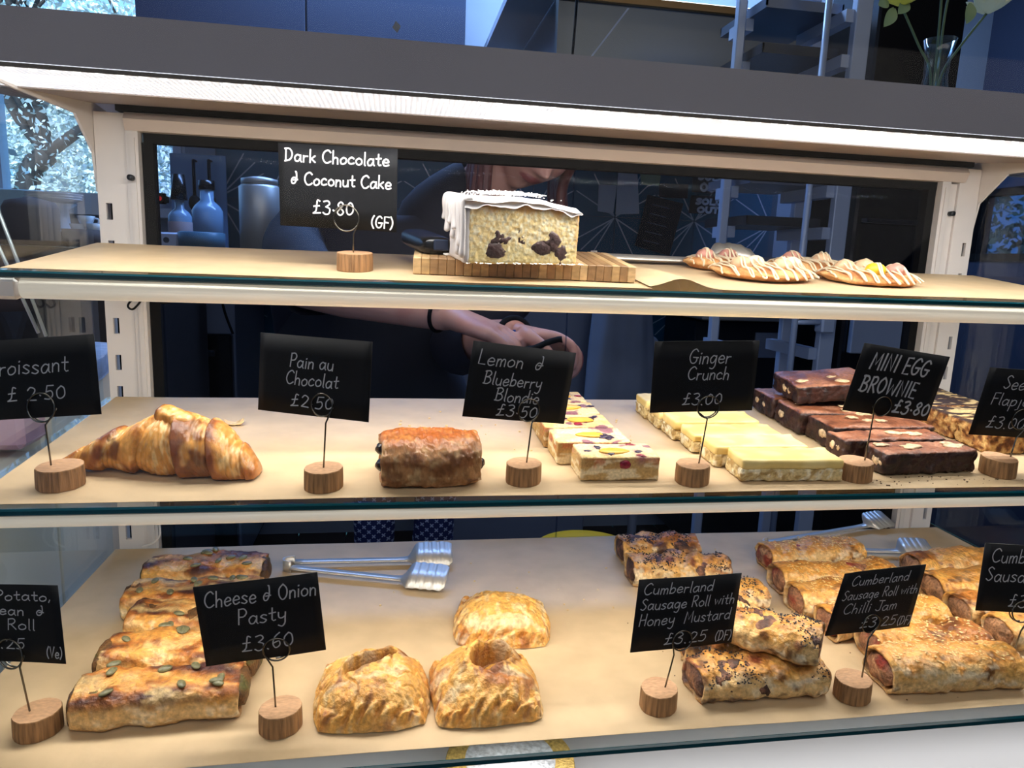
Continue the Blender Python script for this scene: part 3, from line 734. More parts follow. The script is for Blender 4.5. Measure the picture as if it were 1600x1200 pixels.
def lump(r, seed, amp=0.25, n=14, m=10, squash=(1, 1, 1)):
    V = []; u = np.linspace(0, math.pi, m); a = np.linspace(0, 2 * math.pi, n, endpoint=False)
    U, A = np.meshgrid(u, a, indexing='ij')
    D = np.stack([np.sin(U) * np.cos(A), np.sin(U) * np.sin(A), np.cos(U)], -1).reshape(-1, 3)
    k = 1 + amp * fbm(D, 1.7, 3, seed)
    return D * k[:, None] * r * np.array(squash), [f[::-1] for f in grid_faces(m, n, True)]

def sausage_roll(kind, a_px, b_px, W, H, seed, label, up=0.0, shelf='B', group=None, length=None, tilt=0.0, fill=True, axis_px=False, squish=None, toast=0.4, burn=0.15, roll=0.0):
    A = on(shelf, *a_px, up); B = on(shelf, *b_px, up)
    d = B - A; L = np.linalg.norm(d[:2]); yaw = math.atan2(d[1], d[0])
    if length: L = length
    nrm = np.array([-math.sin(yaw), math.cos(yaw), 0])
    c = (A + B) / 2 if not length else A + np.array([math.cos(yaw), math.sin(yaw), 0]) * L / 2
    c = c + (0 if axis_px else 1) * nrm * W * 0.40; c[2] = shelf_z(shelf, c[1]) + 0.0016 + up
    name = {'poppy': 'sausage_roll', 'sesame': 'sausage_roll', 'plain': 'sausage_roll', 'pumpkin': 'vegetable_roll'}[kind]
    M = shelf_frame(shelf, c, yaw)
    if tilt: M = M @ Matrix.Rotation(tilt, 4, 'Y')
    if roll: M = M @ Matrix.Rotation(roll, 4, 'X')
    root = thing(name, label, 'pastry', M=M, group=group)
    rng = random.Random(seed); ph = rng.uniform(0, 6); k1 = rng.uniform(25, 40)
    env = lambda t: 1 + 0.045 * np.sin(t * k1 / 8 + ph) + 0.03 * np.sin(t * 9 + ph * 2)
    V, F, T, Aa, dp = loft(L, W, H, 84, 52, 2.5 if kind != 'pumpkin' else 3.2, seed=seed, amp=0.0019 if kind == 'poppy' else 0.0014, env=env, lip=True,
                           ymod=lambda t: 0.0022 * np.sin(t * 2.2 + ph))
    # overlapping seam and snipped splits along the top
    for s in range(3 if kind in ('poppy', 'sesame') else 1):
        x0 = rng.uniform(-.35, .35) * L; w = rng.uniform(.004, .009)
        g = np.exp(-((V[:, 0] - x0 - 0.5 * V[:, 1]) / w) ** 2) * sstep(H * .45, H * .75, V[:, 2])
        V[:, 2] -= g * (0.0032 if kind == 'poppy' else 0.0016)
    c_ = roll_colours(V, H, T, dp, seed, toast, burn)
    if kind == 'poppy':
        n = fbm(V, 60, 3, seed + 40); c_ = mixc(c_, lin(70, 40, 44), sstep(0.36, 0.6, n) * .85)
        c_ = mixc(c_, lin(120, 48, 40), sstep(0.5, 0.7, fbm(V, 75, 2, seed + 41)) * .7)
    if kind == 'pumpkin':
        n = fbm(V * np.array([.5, 1.4, 1]), 70, 4, seed + 40); up_ = sstep(H * .5, H * .8, V[:, 2])
        c_ = mixc(c_, lin(224, 164, 84), up_ * sstep(-.35, .05, n)); c_ = mixc(c_, lin(176, 100, 38), up_ * sstep(-.26, .02, n) * .9); c_ = mixc(c_, lin(108, 54, 24), up_ * sstep(-.02, .22, n) * .9)
        c_ = mixc(c_, lin(58, 30, 34), up_ * sstep(.24, .46, n) * .85); c_ = mixc(c_, lin(240, 204, 136), up_ * sstep(.12, .40, fbm(V * np.array([.5, 1.4, 1]), 95, 3, seed + 44)) * .55)
    mesh_obj('pastry_case', V, F, PASTRY, root, True, c_)
    if fill:
        V2, F2, T2, A2, _ = loft(L + (0.004 if kind != 'pumpkin' else 0.012), W * .80, H * .80, 40, 30, 2.2, endn=10, amp=0.0022, seed=seed + 7)
        V2[:, 2] += H * .07
        base = {'poppy': lin(86, 54, 42), 'sesame': lin(158, 108, 78), 'plain': lin(164, 120, 86), 'pumpkin': lin(110, 72, 30)}[kind]
        cc = np.repeat(base[None], len(V2), 0); n = fbm(V2, 160, 3, seed + 3)
        cc = mixc(cc, base * .4, sstep(.1, .5, n)); cc = mixc(cc, {'poppy': lin(150, 100, 70), 'pumpkin': lin(84, 84, 34)}.get(kind, lin(200, 150, 108)), sstep(.15, .5, -n))
        if kind == 'sesame': cc = mixc(cc, lin(150, 34, 20), sstep(.2, .45, fbm(V2, 90, 2, seed + 9)) * .8)
        mesh_obj('filling', V2, F2, MEAT, root, True, cc)
    if kind == 'poppy':
        f2 = lambda P: fbm(P, 45, 2, seed + 77) > 0.02
        m = scatter(V, 480, H, seed, 0.0016, 0.00078, 1.15, .8, .58, .95, L, f2)
        if m: m.obj('poppy_seeds', POPPY, root)['kind'] = 'stuff'
    if kind == 'sesame':
        m = scatter(V, 190, H, seed, 0.0016, 0.00085, 1.9, .55, .80, .86, L)
        if m: m.obj('sesame_seeds', SESAME, root)['kind'] = 'stuff'
    if kind == 'pumpkin':
        sv, sf = lump(1.0, 3, 0.0, 12, 8, (0.0052, 0.0030, 0.0017))
        first = None; cand = np.where((V[:, 2] > H * .86) & (np.abs(V[:, 0]) < L * .4))[0]
        for q in range(rng.randint(9, 12)):
            i = cand[rng.randrange(len(cand))]
            Ms = Matrix.Translation(Vector(V[i]) + Vector((0, 0, 0.0006))) @ Matrix.Rotation(rng.uniform(0, 6.28), 4, 'Z') @ Matrix.Rotation(rng.uniform(-.3, .3), 4, 'X')
            if first is None: first = mesh_obj('pumpkin_seed', sv, sf, SEED_GREEN, root, True, M=Ms)
            else: dup(first, root, Ms)
    return root

# ------------------------------------------------------------------ lowest shelf: rolls and pasties
SR = sausage_roll
G_V = 'seeded vegetable rolls in a row'
for i, (a, b, lab) in enumerate([
        ((112, 1150), (372, 1122), 'browned seeded roll nearest the glass edge, beside the potato sign'),
        ((156, 1074), (385, 1072), 'browned seeded roll second from the glass edge, behind the nearest roll'),
        ((200, 1012), (398, 1010), 'seeded roll in the middle of the row of five seeded rolls'),
        ((195, 974), (395, 972), 'seeded roll second from the back, half hidden by the pasty sign'),
        ((224, 930), (406, 926), 'hindmost seeded roll of the row, behind the pasty sign')]):
    SR('pumpkin', a, b, 0.046, 0.030, 300 + i, lab, group=G_V, toast=0.3, burn=0.1)
G_H = 'poppy seed sausage rolls'
SR('poppy', (974, 885), (1092, 882), 0.042, 0.031, 410, 'hindmost poppy seed sausage roll, near the yellow rim', group=G_H)
SR('poppy', (990, 920), (1140, 918), 0.042, 0.031, 411, 'second poppy seed sausage roll from the back, dark filling at its end', group=G_H)
SR('poppy', (1060, 976), (1198, 958), 0.040, 0.029, 412, 'poppy seed sausage roll whose end shows behind the honey mustard sign', group=G_H)
SR('poppy', (1072, 1040), (1240, 1046), 0.038, 0.027, 413, 'poppy seed sausage roll lying under the stacked one', group=G_H)
SR('poppy', (1098, 1108), (1288, 1090), 0.043, 0.030, 414, 'nearest poppy seed sausage roll with burnt filling at its end', group=G_H, burn=0.5)
SR('poppy', (1112, 1003), (1272, 1050), 0.046, 0.031, 415, 'poppy seed sausage roll stacked slanting on top of two others', up=0.0275, group=G_H, burn=0.35)
G_C = 'sesame sausage rolls'
SR('sesame', (1204, 897), (1350, 889), 0.042, 0.030, 420, 'hindmost sesame sausage roll, in front of the steel tongs', group=G_C)
SR('sesame', (1228, 938), (1402, 928), 0.042, 0.031, 421, 'second sesame sausage roll from the back', group=G_C)
SR('sesame', (1255, 972), (1420, 962), 0.042, 0.031, 422, 'third sesame sausage roll from the back with red jam at its end', group=G_C)
SR('sesame', (1306, 1008), (1478, 990), 0.040, 0.029, 423, 'sesame sausage roll mostly hidden by the chilli jam sign', group=G_C)
SR('sesame', (1375, 1048), (1545, 1040), 0.043, 0.031, 424, 'sesame sausage roll second from the glass edge', group=G_C)
SR('sesame', (1393, 1092), (1594, 1080), 0.044, 0.033, 425, 'large sesame sausage roll nearest the glass edge', group=G_C, toast=0.5)
G_P = 'plain sausage rolls'
SR('plain', (1440, 915), (1570, 905), 0.042, 0.030, 430, 'hindmost plain sausage roll, beside the spoon end of the tongs', group=G_P)
SR('plain', (1470, 950), (1610, 940), 0.043, 0.031, 431, 'plain sausage roll second from the back, open end showing meat', group=G_P)
SR('plain', (1518, 986), (1670, 975), 0.042, 0.030, 432, 'plain sausage roll partly hidden by the right-end sign', group=G_P)
SR('plain', (1578, 1022), (1735, 1010), 0.042, 0.030, 433, 'nearest plain sausage roll at the right end of lowest shelf', group=G_P)

def pasty(a_px, b_px, D, H, seed, label, hole, n=150, tilt=0.0):
    A = on('B', *a_px); B = on('B', *b_px); d = B - A; W = np.linalg.norm(d[:2]); yaw = math.atan2(d[1], d[0])
    c = (A + B) / 2 + np.array([-math.sin(yaw), math.cos(yaw), 0]) * D / 2; c[2] = shelf_z('B', c[1]) + 0.0016
    M = shelf_frame('B', c, yaw)
    if tilt: M = M @ Matrix.Rotation(tilt, 4, 'X')
    root = thing('cheese_pasty', label, 'pasty', M=M, group='square cheese pasties')
    u = np.linspace(-1, 1, n); U, Vv = np.meshgrid(u, u, indexing='ij'); U = U.ravel(); Vv = Vv.ravel()
    # square grid -> rounded square outline
    k = 0.30
    X = U * np.sqrt(1 - .19 * np.abs(Vv) ** 3 * np.abs(U)); Y = Vv * np.sqrt(1 - .19 * np.abs(U) ** 3 * np.abs(Vv))
    m = np.maximum(np.abs(U), np.abs(Vv))
    P = np.stack([X * W / 2, Y * D / 2, 0 * X], 1)
    out = 1 + 0.035 * fbm(P, 60, 3, seed) * m
    P[:, :2] *= out[:, None]
    crest = sstep(1.0, 0.86, m)
    rim = 0.0105 * (0.20 + 0.80 * sstep(1.0, 0.90, m)); rim = rim * (1 - .45 * sstep(.72, 1, np.minimum(np.abs(U), np.abs(Vv)))); dome = H * np.clip(1 - (np.abs(U) ** 2.4 + np.abs(Vv) ** 2.4) * .88, 0, 1) ** 0.75
    z = np.maximum(rim, dome)
    z = rim + (dome - rim) * sstep(-0.002, 0.006, dome - rim) if False else np.where(dome > rim, rim * .15 + dome * .85 + 0.0006, rim)
    # crimps: rope-like twist along the front and side rims
    band = np.exp(-((m - 0.90) / 0.075) ** 2)
    front = (Vv < -0.7) & (np.abs(U) < np.abs(Vv))
    s_ = np.where(np.abs(Vv) > np.abs(U), X * W / 2, Y * D / 2)
    tw = np.sin((s_ + (m - .93) * 0.05) * 2 * math.pi / 0.0120 + seed + 1.6 * fbm(P, 50, 2, seed + 14))
    amp = np.where(front, 0.0020, 0.0012) * (1 + 0.6 * fbm(P, 90, 2, seed + 3))
    z = z + band * amp * tw
    P[:, 1] -= np.where(front, band * 0.0016 * tw, 0)
    z = z * (1 + 0.10 * fbm(P, 70, 3, seed + 2)) + 0.0018 * fbm(P, 38, 3, seed + 6) + 0.0008 * fbm(P, 200, 2, seed + 8) - 0.0022 * np.maximum(0, .10 - np.abs(fbm(P, 48, 2, seed + 21))) / .10
    holew = np.zeros(len(z)); lipw = np.zeros(len(z))
    if hole:
        hx, hy, ha, hl, hw = hole; ca, sa = math.cos(ha), math.sin(ha)
        lx = (P[:, 0] - hx) * ca + (P[:, 1] - hy) * sa; ly = -(P[:, 0] - hx) * sa + (P[:, 1] - hy) * ca
        q = np.sqrt((lx / hl) ** 2 + (ly / hw) ** 2) + 0.10 * fbm(P, 120, 2, seed + 4)
        holew = sstep(1.08, 0.80, q); lipw = np.exp(-((q - 1.25) / 0.28) ** 2)
        z = z + lipw * 0.0034 * sstep(-.6, .8, ly / hw); z = z * (1 - holew) + holew * (H * 0.30 + 0.002 * fbm(P, 150, 2, seed + 5))
    P[:, 2] = np.maximum(z, 0.0006)
    up = np.clip(P[:, 2] / H, 0, 1)
    n1 = fbm(P, 50, 3, seed + 11); n2 = fbm(P * np.array([1.8, .8, 1]), 120, 3, seed + 12)
    c_ = np.repeat(YELLOWISH[None], len(P), 0)
    c_ = mixc(c_, lin(240, 214, 158), sstep(.0, .6, n2) * .55)
    c_ = mixc(c_, lin(208, 142, 62), sstep(.0, .5, n1) * .75)
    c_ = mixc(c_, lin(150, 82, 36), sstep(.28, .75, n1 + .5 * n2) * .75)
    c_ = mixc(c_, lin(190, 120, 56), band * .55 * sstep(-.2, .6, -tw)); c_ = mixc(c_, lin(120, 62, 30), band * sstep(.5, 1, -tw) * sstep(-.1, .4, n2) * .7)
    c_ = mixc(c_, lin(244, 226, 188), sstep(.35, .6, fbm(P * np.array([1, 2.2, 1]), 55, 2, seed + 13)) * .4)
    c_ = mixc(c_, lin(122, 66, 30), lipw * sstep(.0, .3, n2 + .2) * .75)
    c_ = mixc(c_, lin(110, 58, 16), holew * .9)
    N = n * n
    per = [i * n for i in range(n)] + [(n - 1) * n + j for j in range(1, n)] + [i * n + n - 1 for i in range(n - 2, -1, -1)] + [j for j in range(n - 2, 0, -1)]
    Vb = P[per].copy(); Vb[:, 2] = 0; Vb[:, :2] *= 0.985
    Vv2 = np.concatenate([P, Vb]); cc = np.concatenate([c_, c_[per]])
    F = grid_faces(n, n); K = len(per)
    F = [f[::-1] for f in F] + [(per[i], N + i, N + (i + 1) % K, per[(i + 1) % K]) for i in range(K)] + [tuple(range(N, N + K))]
    F = [f[::-1] for f in F]
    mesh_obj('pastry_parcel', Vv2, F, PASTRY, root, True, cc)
    if hole:
        hx, hy, ha, hl, hw = hole
        V, F = lump(1.0, seed, 0.2, 20, 12, (hl * .75, hw * .75, 0.004)); ca, sa = math.cos(ha), math.sin(ha)
        V = np.stack([V[:, 0] * ca - V[:, 1] * sa + hx, V[:, 0] * sa + V[:, 1] * ca + hy, V[:, 2] + H * .27], 1)
        mesh_obj('cheese_filling', V, F, MEAT, root, True, np.repeat(lin(196, 140, 56)[None], len(V), 0))
    return root
pasty((484, 1156), (674, 1141), 0.082, 0.034, 21, 'cheese pasty with a narrow slit, beside its price sign', (-0.001, 0.004, 0.60, 0.024, 0.0056))
pasty((680, 1147), (857, 1131), 0.084, 0.035, 35, 'cheese pasty with a wide open split on top', (0.007, 0.006, 0.80, 0.022, 0.0135))
pasty((706, 1014), (862, 1018), 0.080, 0.030, 47, 'unsplit golden cheese pasty behind the other two pasties', None)

# ------------------------------------------------------------------ tray-bake slabs
def slab_mesh(w, d, h, seg=0.0022, r=0.0025, amp=0.0008, nscale=120, seed=0, topamp=None):
    parts = []; F = []; n = 0
    nx, ny, nz = [max(3, int(round(v / seg))) for v in (w, d, h)]
    def face(nu, nv, fn):
        nonlocal n
        u = np.linspace(-1, 1, nu + 1); v = np.linspace(-1, 1, nv + 1); U, Vv = np.meshgrid(u, v, indexing='ij')
        parts.append(fn(U.ravel(), Vv.ravel())); F.extend([tuple(i + n for i in f) for f in grid_faces(nu + 1, nv + 1)]); n += (nu + 1) * (nv + 1)
    o = lambda u: np.ones_like(u)
    face(nx, ny, lambda u, v: np.stack([u, v, o(u)], 1)); face(ny, nx, lambda u, v: np.stack([v, u, -o(u)], 1))
    face(nz, nx, lambda u, v: np.stack([v, o(u), u], 1)); face(nx, nz, lambda u, v: np.stack([u, -o(u), v], 1))
    face(ny, nz, lambda u, v: np.stack([o(u), u, v], 1)); face(nz, ny, lambda u, v: np.stack([-o(u), v, u], 1))
    P = np.concatenate(parts) * np.array([w / 2, d / 2, h / 2])
    key = np.round(P * 1e6).astype(np.int64); _, first, inv = np.unique(key, axis=0, return_index=True, return_inverse=True); inv = inv.ravel()
    P = P[first]; F = [tuple(inv[i] for i in f) for f in F]
    F = [f for f in F if len(set(f)) == 4]
    half = np.array([w / 2, d / 2, h / 2]); Q = np.clip(P, -(half - r), half - r); Nn = P - Q; Nn /= np.linalg.norm(Nn, axis=1)[:, None] + 1e-12
    P = Q + Nn * r
    dsp = amp * fbm(P, nscale, 3, seed) + amp * .6 * fbm(P, nscale * 2.7, 2, seed + 2)
    topw = sstep(.6, .9, Nn[:, 2])
    if topamp is not None: dsp = dsp * (1 - topw) + topw * topamp * fbm(P, 45, 3, seed + 4)
    P = P + Nn * dsp[:, None]; P[:, 2] += h / 2; P[:, 2] = np.maximum(P[:, 2], 0)
    return P, F, Nn
def place_slab(s, x0, y0, yaw=0.0, up=0.0, tiltx=0.0, tilty=0.0):     # x0,y0 = front left corner
    M = shelf_frame(s, (x0, y0, shelf_z(s, y0) + 0.0016 + up), yaw)
    if tiltx: M = M @ Matrix.Rotation(tiltx, 4, 'X')
    if tilty: M = M @ Matrix.Rotation(tilty, 4, 'Y')
    return M
def centre(P, w, d): return P + np.array([w / 2, d / 2, 0])

# lemon and blueberry blondies
def blondie(x0, y0, w, d, h, seed, label, yaw=0.0):
    root = thing('blondie_slice', label, 'cake', M=place_slab('M', x0, y0, yaw), group='lemon and blueberry blondie slices')
    P, F, N = slab_mesh(w, d, h, 0.0016, 0.0012, 0.0006, 150, seed, 0.0011); P = centre(P, w, d)
    up = P[:, 2] / h; n1 = fbm(P, 60, 3, seed + 1); n2 = fbm(P * np.array([1, 1, 2]), 120, 3, seed + 2)
    c = np.repeat(lin(206, 168, 106)[None], len(P), 0)
    c = mixc(c, lin(176, 132, 74), sstep(.1, .45, n1) * .8); c = mixc(c, lin(240, 222, 180), sstep(.16, .34, fbm(P * np.array([1, 1, 3.4]), 70, 2, seed + 8)) * .9)
    c = mixc(c, lin(200, 110, 64), sstep(.55, .85, up + n1 * .3) * sstep(.02, .3, n2 + .1) * .75)
    rng = random.Random(seed); bs = [(w * rng.uniform(.06, .94), d * rng.uniform(.08, .92), rng.uniform(.6, 1.15)) for q in range(6)]
    top = sstep(.5, .8, N[:, 2])
    c = mixc(c, lin(238, 212, 158), top); c = mixc(c, lin(226, 188, 116), top * sstep(.0, .4, n1) * .7)
    c = mixc(c, lin(120, 50, 96), sstep(.36, .52, fbm(P, 75, 2, seed + 5)) * sstep(.5, .8, up) * .85)
    for (bx, by, br_) in bs: c = mixc(c, lin(150, 84, 120), np.exp(-((P[:, 0] - bx) ** 2 + (P[:, 1] - by) ** 2) / (.0062 * br_) ** 2) * sstep(.45, .95, up) * (.75 + .5 * n2))
    mesh_obj('sponge', P, F, CRUMB, root, True, c)
    m = lump(1, seed, .15, 18, 10, (0.013, 0.007, 0.0018))
    mesh_obj('lemon_curd', m[0] + np.array([w * rng.uniform(.45, .6), d * rng.uniform(.4, .6), h + 0.0003]), m[1], FUDGE, root, True, np.repeat(lin(222, 172, 60)[None], len(m[0]), 0))
    for q, (bx, by, br_) in enumerate(bs):
        V, F = lump(0.0036 * br_, seed + q, .55, 14, 9, (1.4, .9, .35)); an = q * 1.9
        V = np.stack([V[:, 0] * math.cos(an) - V[:, 1] * math.sin(an), V[:, 0] * math.sin(an) + V[:, 1] * math.cos(an), V[:, 2]], 1)
        mesh_obj('blueberry', V + np.array([bx, by, h]), F, BERRY if q % 3 else BERRY_RED, root, True)
    V, F = lump(0.0042, seed + 9, .2, 12, 8, (1.2, .35, .9))
    mesh_obj('blueberry', V + np.array([w * .55, 0.0002, h * .68]), F, BERRY_RED, root, True)
BERRY = mat('blueberry_skin', lin(48, 34, 60), 0.4, noise=(300, 3, .5, 1.5)); BERRY_RED = mat('blueberry_cut', lin(140, 24, 52), 0.3, noise=(300, 3, .6, 1.4))
ys = [(0.151, 0.542, 0.067, 0.034), (0.1395, 0.580, 0.066, 0.040), (0.137, 0.623, 0.066, 0.040), (0.137, 0.666, 0.065, 0.040), (0.136, 0.709, 0.064, 0.040)]
nm = ['nearest blueberry blondie slice, its cut face to the glass edge', 'second blueberry blondie slice from the glass edge', 'middle blueberry blondie slice of the row', 'second blueberry blondie slice from the back', 'hindmost blueberry blondie slice of the row']
for i, (x, y, w, d) in enumerate(ys): blondie(x, y, w, d, 0.0205, 500 + i, nm[i])

# ginger crunch
def ginger(x0, y0, w, d, seed, label, yaw=0.0):
    d -= 0.0018; h = 0.0185 + 0.0011 * math.sin(seed * 2.7); root = thing('ginger_crunch_slice', label, 'cake', M=place_slab('M', x0, y0, yaw), group='ginger crunch slices')
    P, F, N = slab_mesh(w, d, h * .6, 0.0017, 0.0016, 0.0013, 190, seed); P = centre(P, w, d)
    c = np.repeat(lin(222, 198, 142)[None], len(P), 0); c = mixc(c, lin(180, 146, 88), sstep(.05, .4, fbm(P, 260, 2, seed))); c = mixc(c, lin(246, 234, 200), sstep(.15, .4, fbm(P, 200, 2, seed + 3)))
    mesh_obj('biscuit_base', P, F, CRUMB, root, True, c)
    P, F, N = slab_mesh(w * 1.004, d * 1.004, h * .46, 0.002, 0.0022, 0.0004, 80, seed + 20, 0.0006); P = centre(P, w, d) + np.array([0, 0, h * .56])
    P[:, 2] += 0.0010 * sstep(d * .82, d, P[:, 1]) * (1 + fbm(P, 90, 2, seed + 6))
    c = np.repeat(lin(234, 204, 126)[None], len(P), 0); c = mixc(c, lin(242, 218, 148), sstep(-.1, .4, fbm(P, 60, 2, seed)))
    mesh_obj('icing_layer', P, F, FUDGE, root, True, c)
gl = [(0.2885, 0.5355, 0.092, 0.0335, 'nearest ginger crunch slice, in front of the others'), (0.2800, 0.5700, 0.090, 0.0335, 'second ginger crunch slice from the glass edge'),
      (0.2745, 0.6055, 0.090, 0.034, 'third ginger crunch slice from the glass edge'), (0.2700, 0.6415, 0.090, 0.034, 'fourth ginger crunch slice, partly under its sign in the picture'),
      (0.2680, 0.6775, 0.090, 0.034, 'second ginger crunch slice from the back'), (0.2660, 0.7130, 0.090, 0.034, 'hindmost ginger crunch slice')]
gl[3] = gl[3][:4] + ('fourth ginger crunch slice from the glass edge',)
for i, g in enumerate(gl): ginger(*g[:4], 540 + i, g[4], yaw=[-.02, .01, -.01, .015, 0, .01][i])

# brownies
def brownie(x0, y0, w, d, h, seed, label, yaw=0.0, up=0.0, tx=0.0, ty=0.0):
    root = thing('brownie', label, 'cake', M=place_slab('M', x0, y0, yaw, up, tx, ty), group='chocolate brownies with candy eggs')
    P, F, N = slab_mesh(w, d, h, 0.0018, 0.0035, 0.0018, 130, seed, 0.0022); P = centre(P, w, d)
    crack = np.maximum(0, 1 - np.abs(fbm(P, 55, 3, seed + 15)) / .05) * sstep(.5, .8, N[:, 2]); P[:, 2] -= crack * 0.0012
    top = sstep(.45, .8, N[:, 2]); c = np.repeat(lin(56, 30, 24)[None], len(P), 0)
    c = mixc(c, lin(34, 18, 16), sstep(0, .4, fbm(P, 160, 3, seed)))
    c = mixc(c, lin(140, 84, 56), top); c = mixc(c, lin(108, 60, 40), top * sstep(.0, .4, fbm(P, 60, 3, seed + 2))); c = mixc(c, lin(176, 122, 94), top * sstep(.15, .5, fbm(P, 40, 2, seed + 3)) * .7)
    mesh_obj('crumb', P, F, BROWNIE, root, True, c)
    rng = random.Random(seed)
    for q in range(4):
        V, F = lump(0.0055 * rng.uniform(.5, 1.25), seed + q, .5, 14, 9, (1.5, .8, .3))
        mesh_obj('candy_egg', V + np.array([w * rng.uniform(.1, .9), d * rng.uniform(.12, .9), h + 0.0002]), F, EGGSHELL, root, True)
    for q in range(2):
        V, F = lump(0.0045 * rng.uniform(.5, 1.2), seed + 7 + q, .45, 12, 8, (.35, 1.1, .9)); mesh_obj('candy_egg', V + np.array([0.0004, d * rng.uniform(.2, .8), h * .5]), F, EGGSHELL, root, True)
EGGSHELL = mat('broken_egg', lin(220, 190, 150), 0.5, noise=(260, 3, .55, 1.2))
brownie(0.4275, 0.5435, 0.098, 0.0300, 0.0215, 600, 'nearest brownie with a dark cut face, behind a log sign foot', 0.06)
brownie(0.4120, 0.5790, 0.110, 0.0290, 0.0215, 601, 'second brownie from the glass edge', 0.06)
brownie(0.4200, 0.6120, 0.112, 0.0440, 0.0235, 602, 'broad brownie in the middle with an egg piece on top', 0.02)
brownie(0.4130, 0.6590, 0.112, 0.0500, 0.0240, 603, 'brownie under the raised one at the back', 0.0)
brownie(0.4120, 0.7120, 0.110, 0.0500, 0.0240, 604, 'hindmost brownie at shelf level', -0.02)
brownie(0.4200, 0.6780, 0.092, 0.0580, 0.0200, 605, 'tilted brownie stacked on top of two others', -0.04, 0.0262, 0.05, -0.08)

# flapjacks
def flapjack(x0, y0, w, d, seed, label):
    h = 0.024; root = thing('flapjack', label, 'cake', M=place_slab('M', x0, y0), group='seeded flapjack slices')
    P, F, N = slab_mesh(w, d, h, 0.0017, 0.002, 0.0020, 210, seed, 0.0012); P = centre(P, w, d)
    n = fbm(P, 220, 2, seed); c = np.repeat(lin(176, 118, 62)[None], len(P), 0); c = mixc(c, lin(222, 178, 112), sstep(.05, .35, n)); c = mixc(c, lin(110, 66, 36), sstep(.1, .4, -n))
    top = sstep(.5, .8, N[:, 2]); n3 = fbm(P * np.array([1, 2.5, 1]), 60, 3, seed + 4); c = mixc(c, lin(62, 42, 36), top * sstep(-.22, -.02, n3)); c = mixc(c, lin(226, 196, 138), top * sstep(.0, .22, -n3 - .05))
    mesh_obj('oat_slab', P, F, CRUMB, root, True, c)
for i, (x, y, w, d, lab) in enumerate([(0.580, 0.597, 0.085, 0.044, 'nearest flapjack slice, in front of the others'), (0.579, 0.643, 0.085, 0.044, 'second flapjack slice from the glass edge'),
                                       (0.577, 0.689, 0.085, 0.044, 'second flapjack slice from the back'), (0.577, 0.734, 0.085, 0.044, 'hindmost flapjack slice near the white post')]):
    flapjack(x, y, w, d, 640 + i, lab)

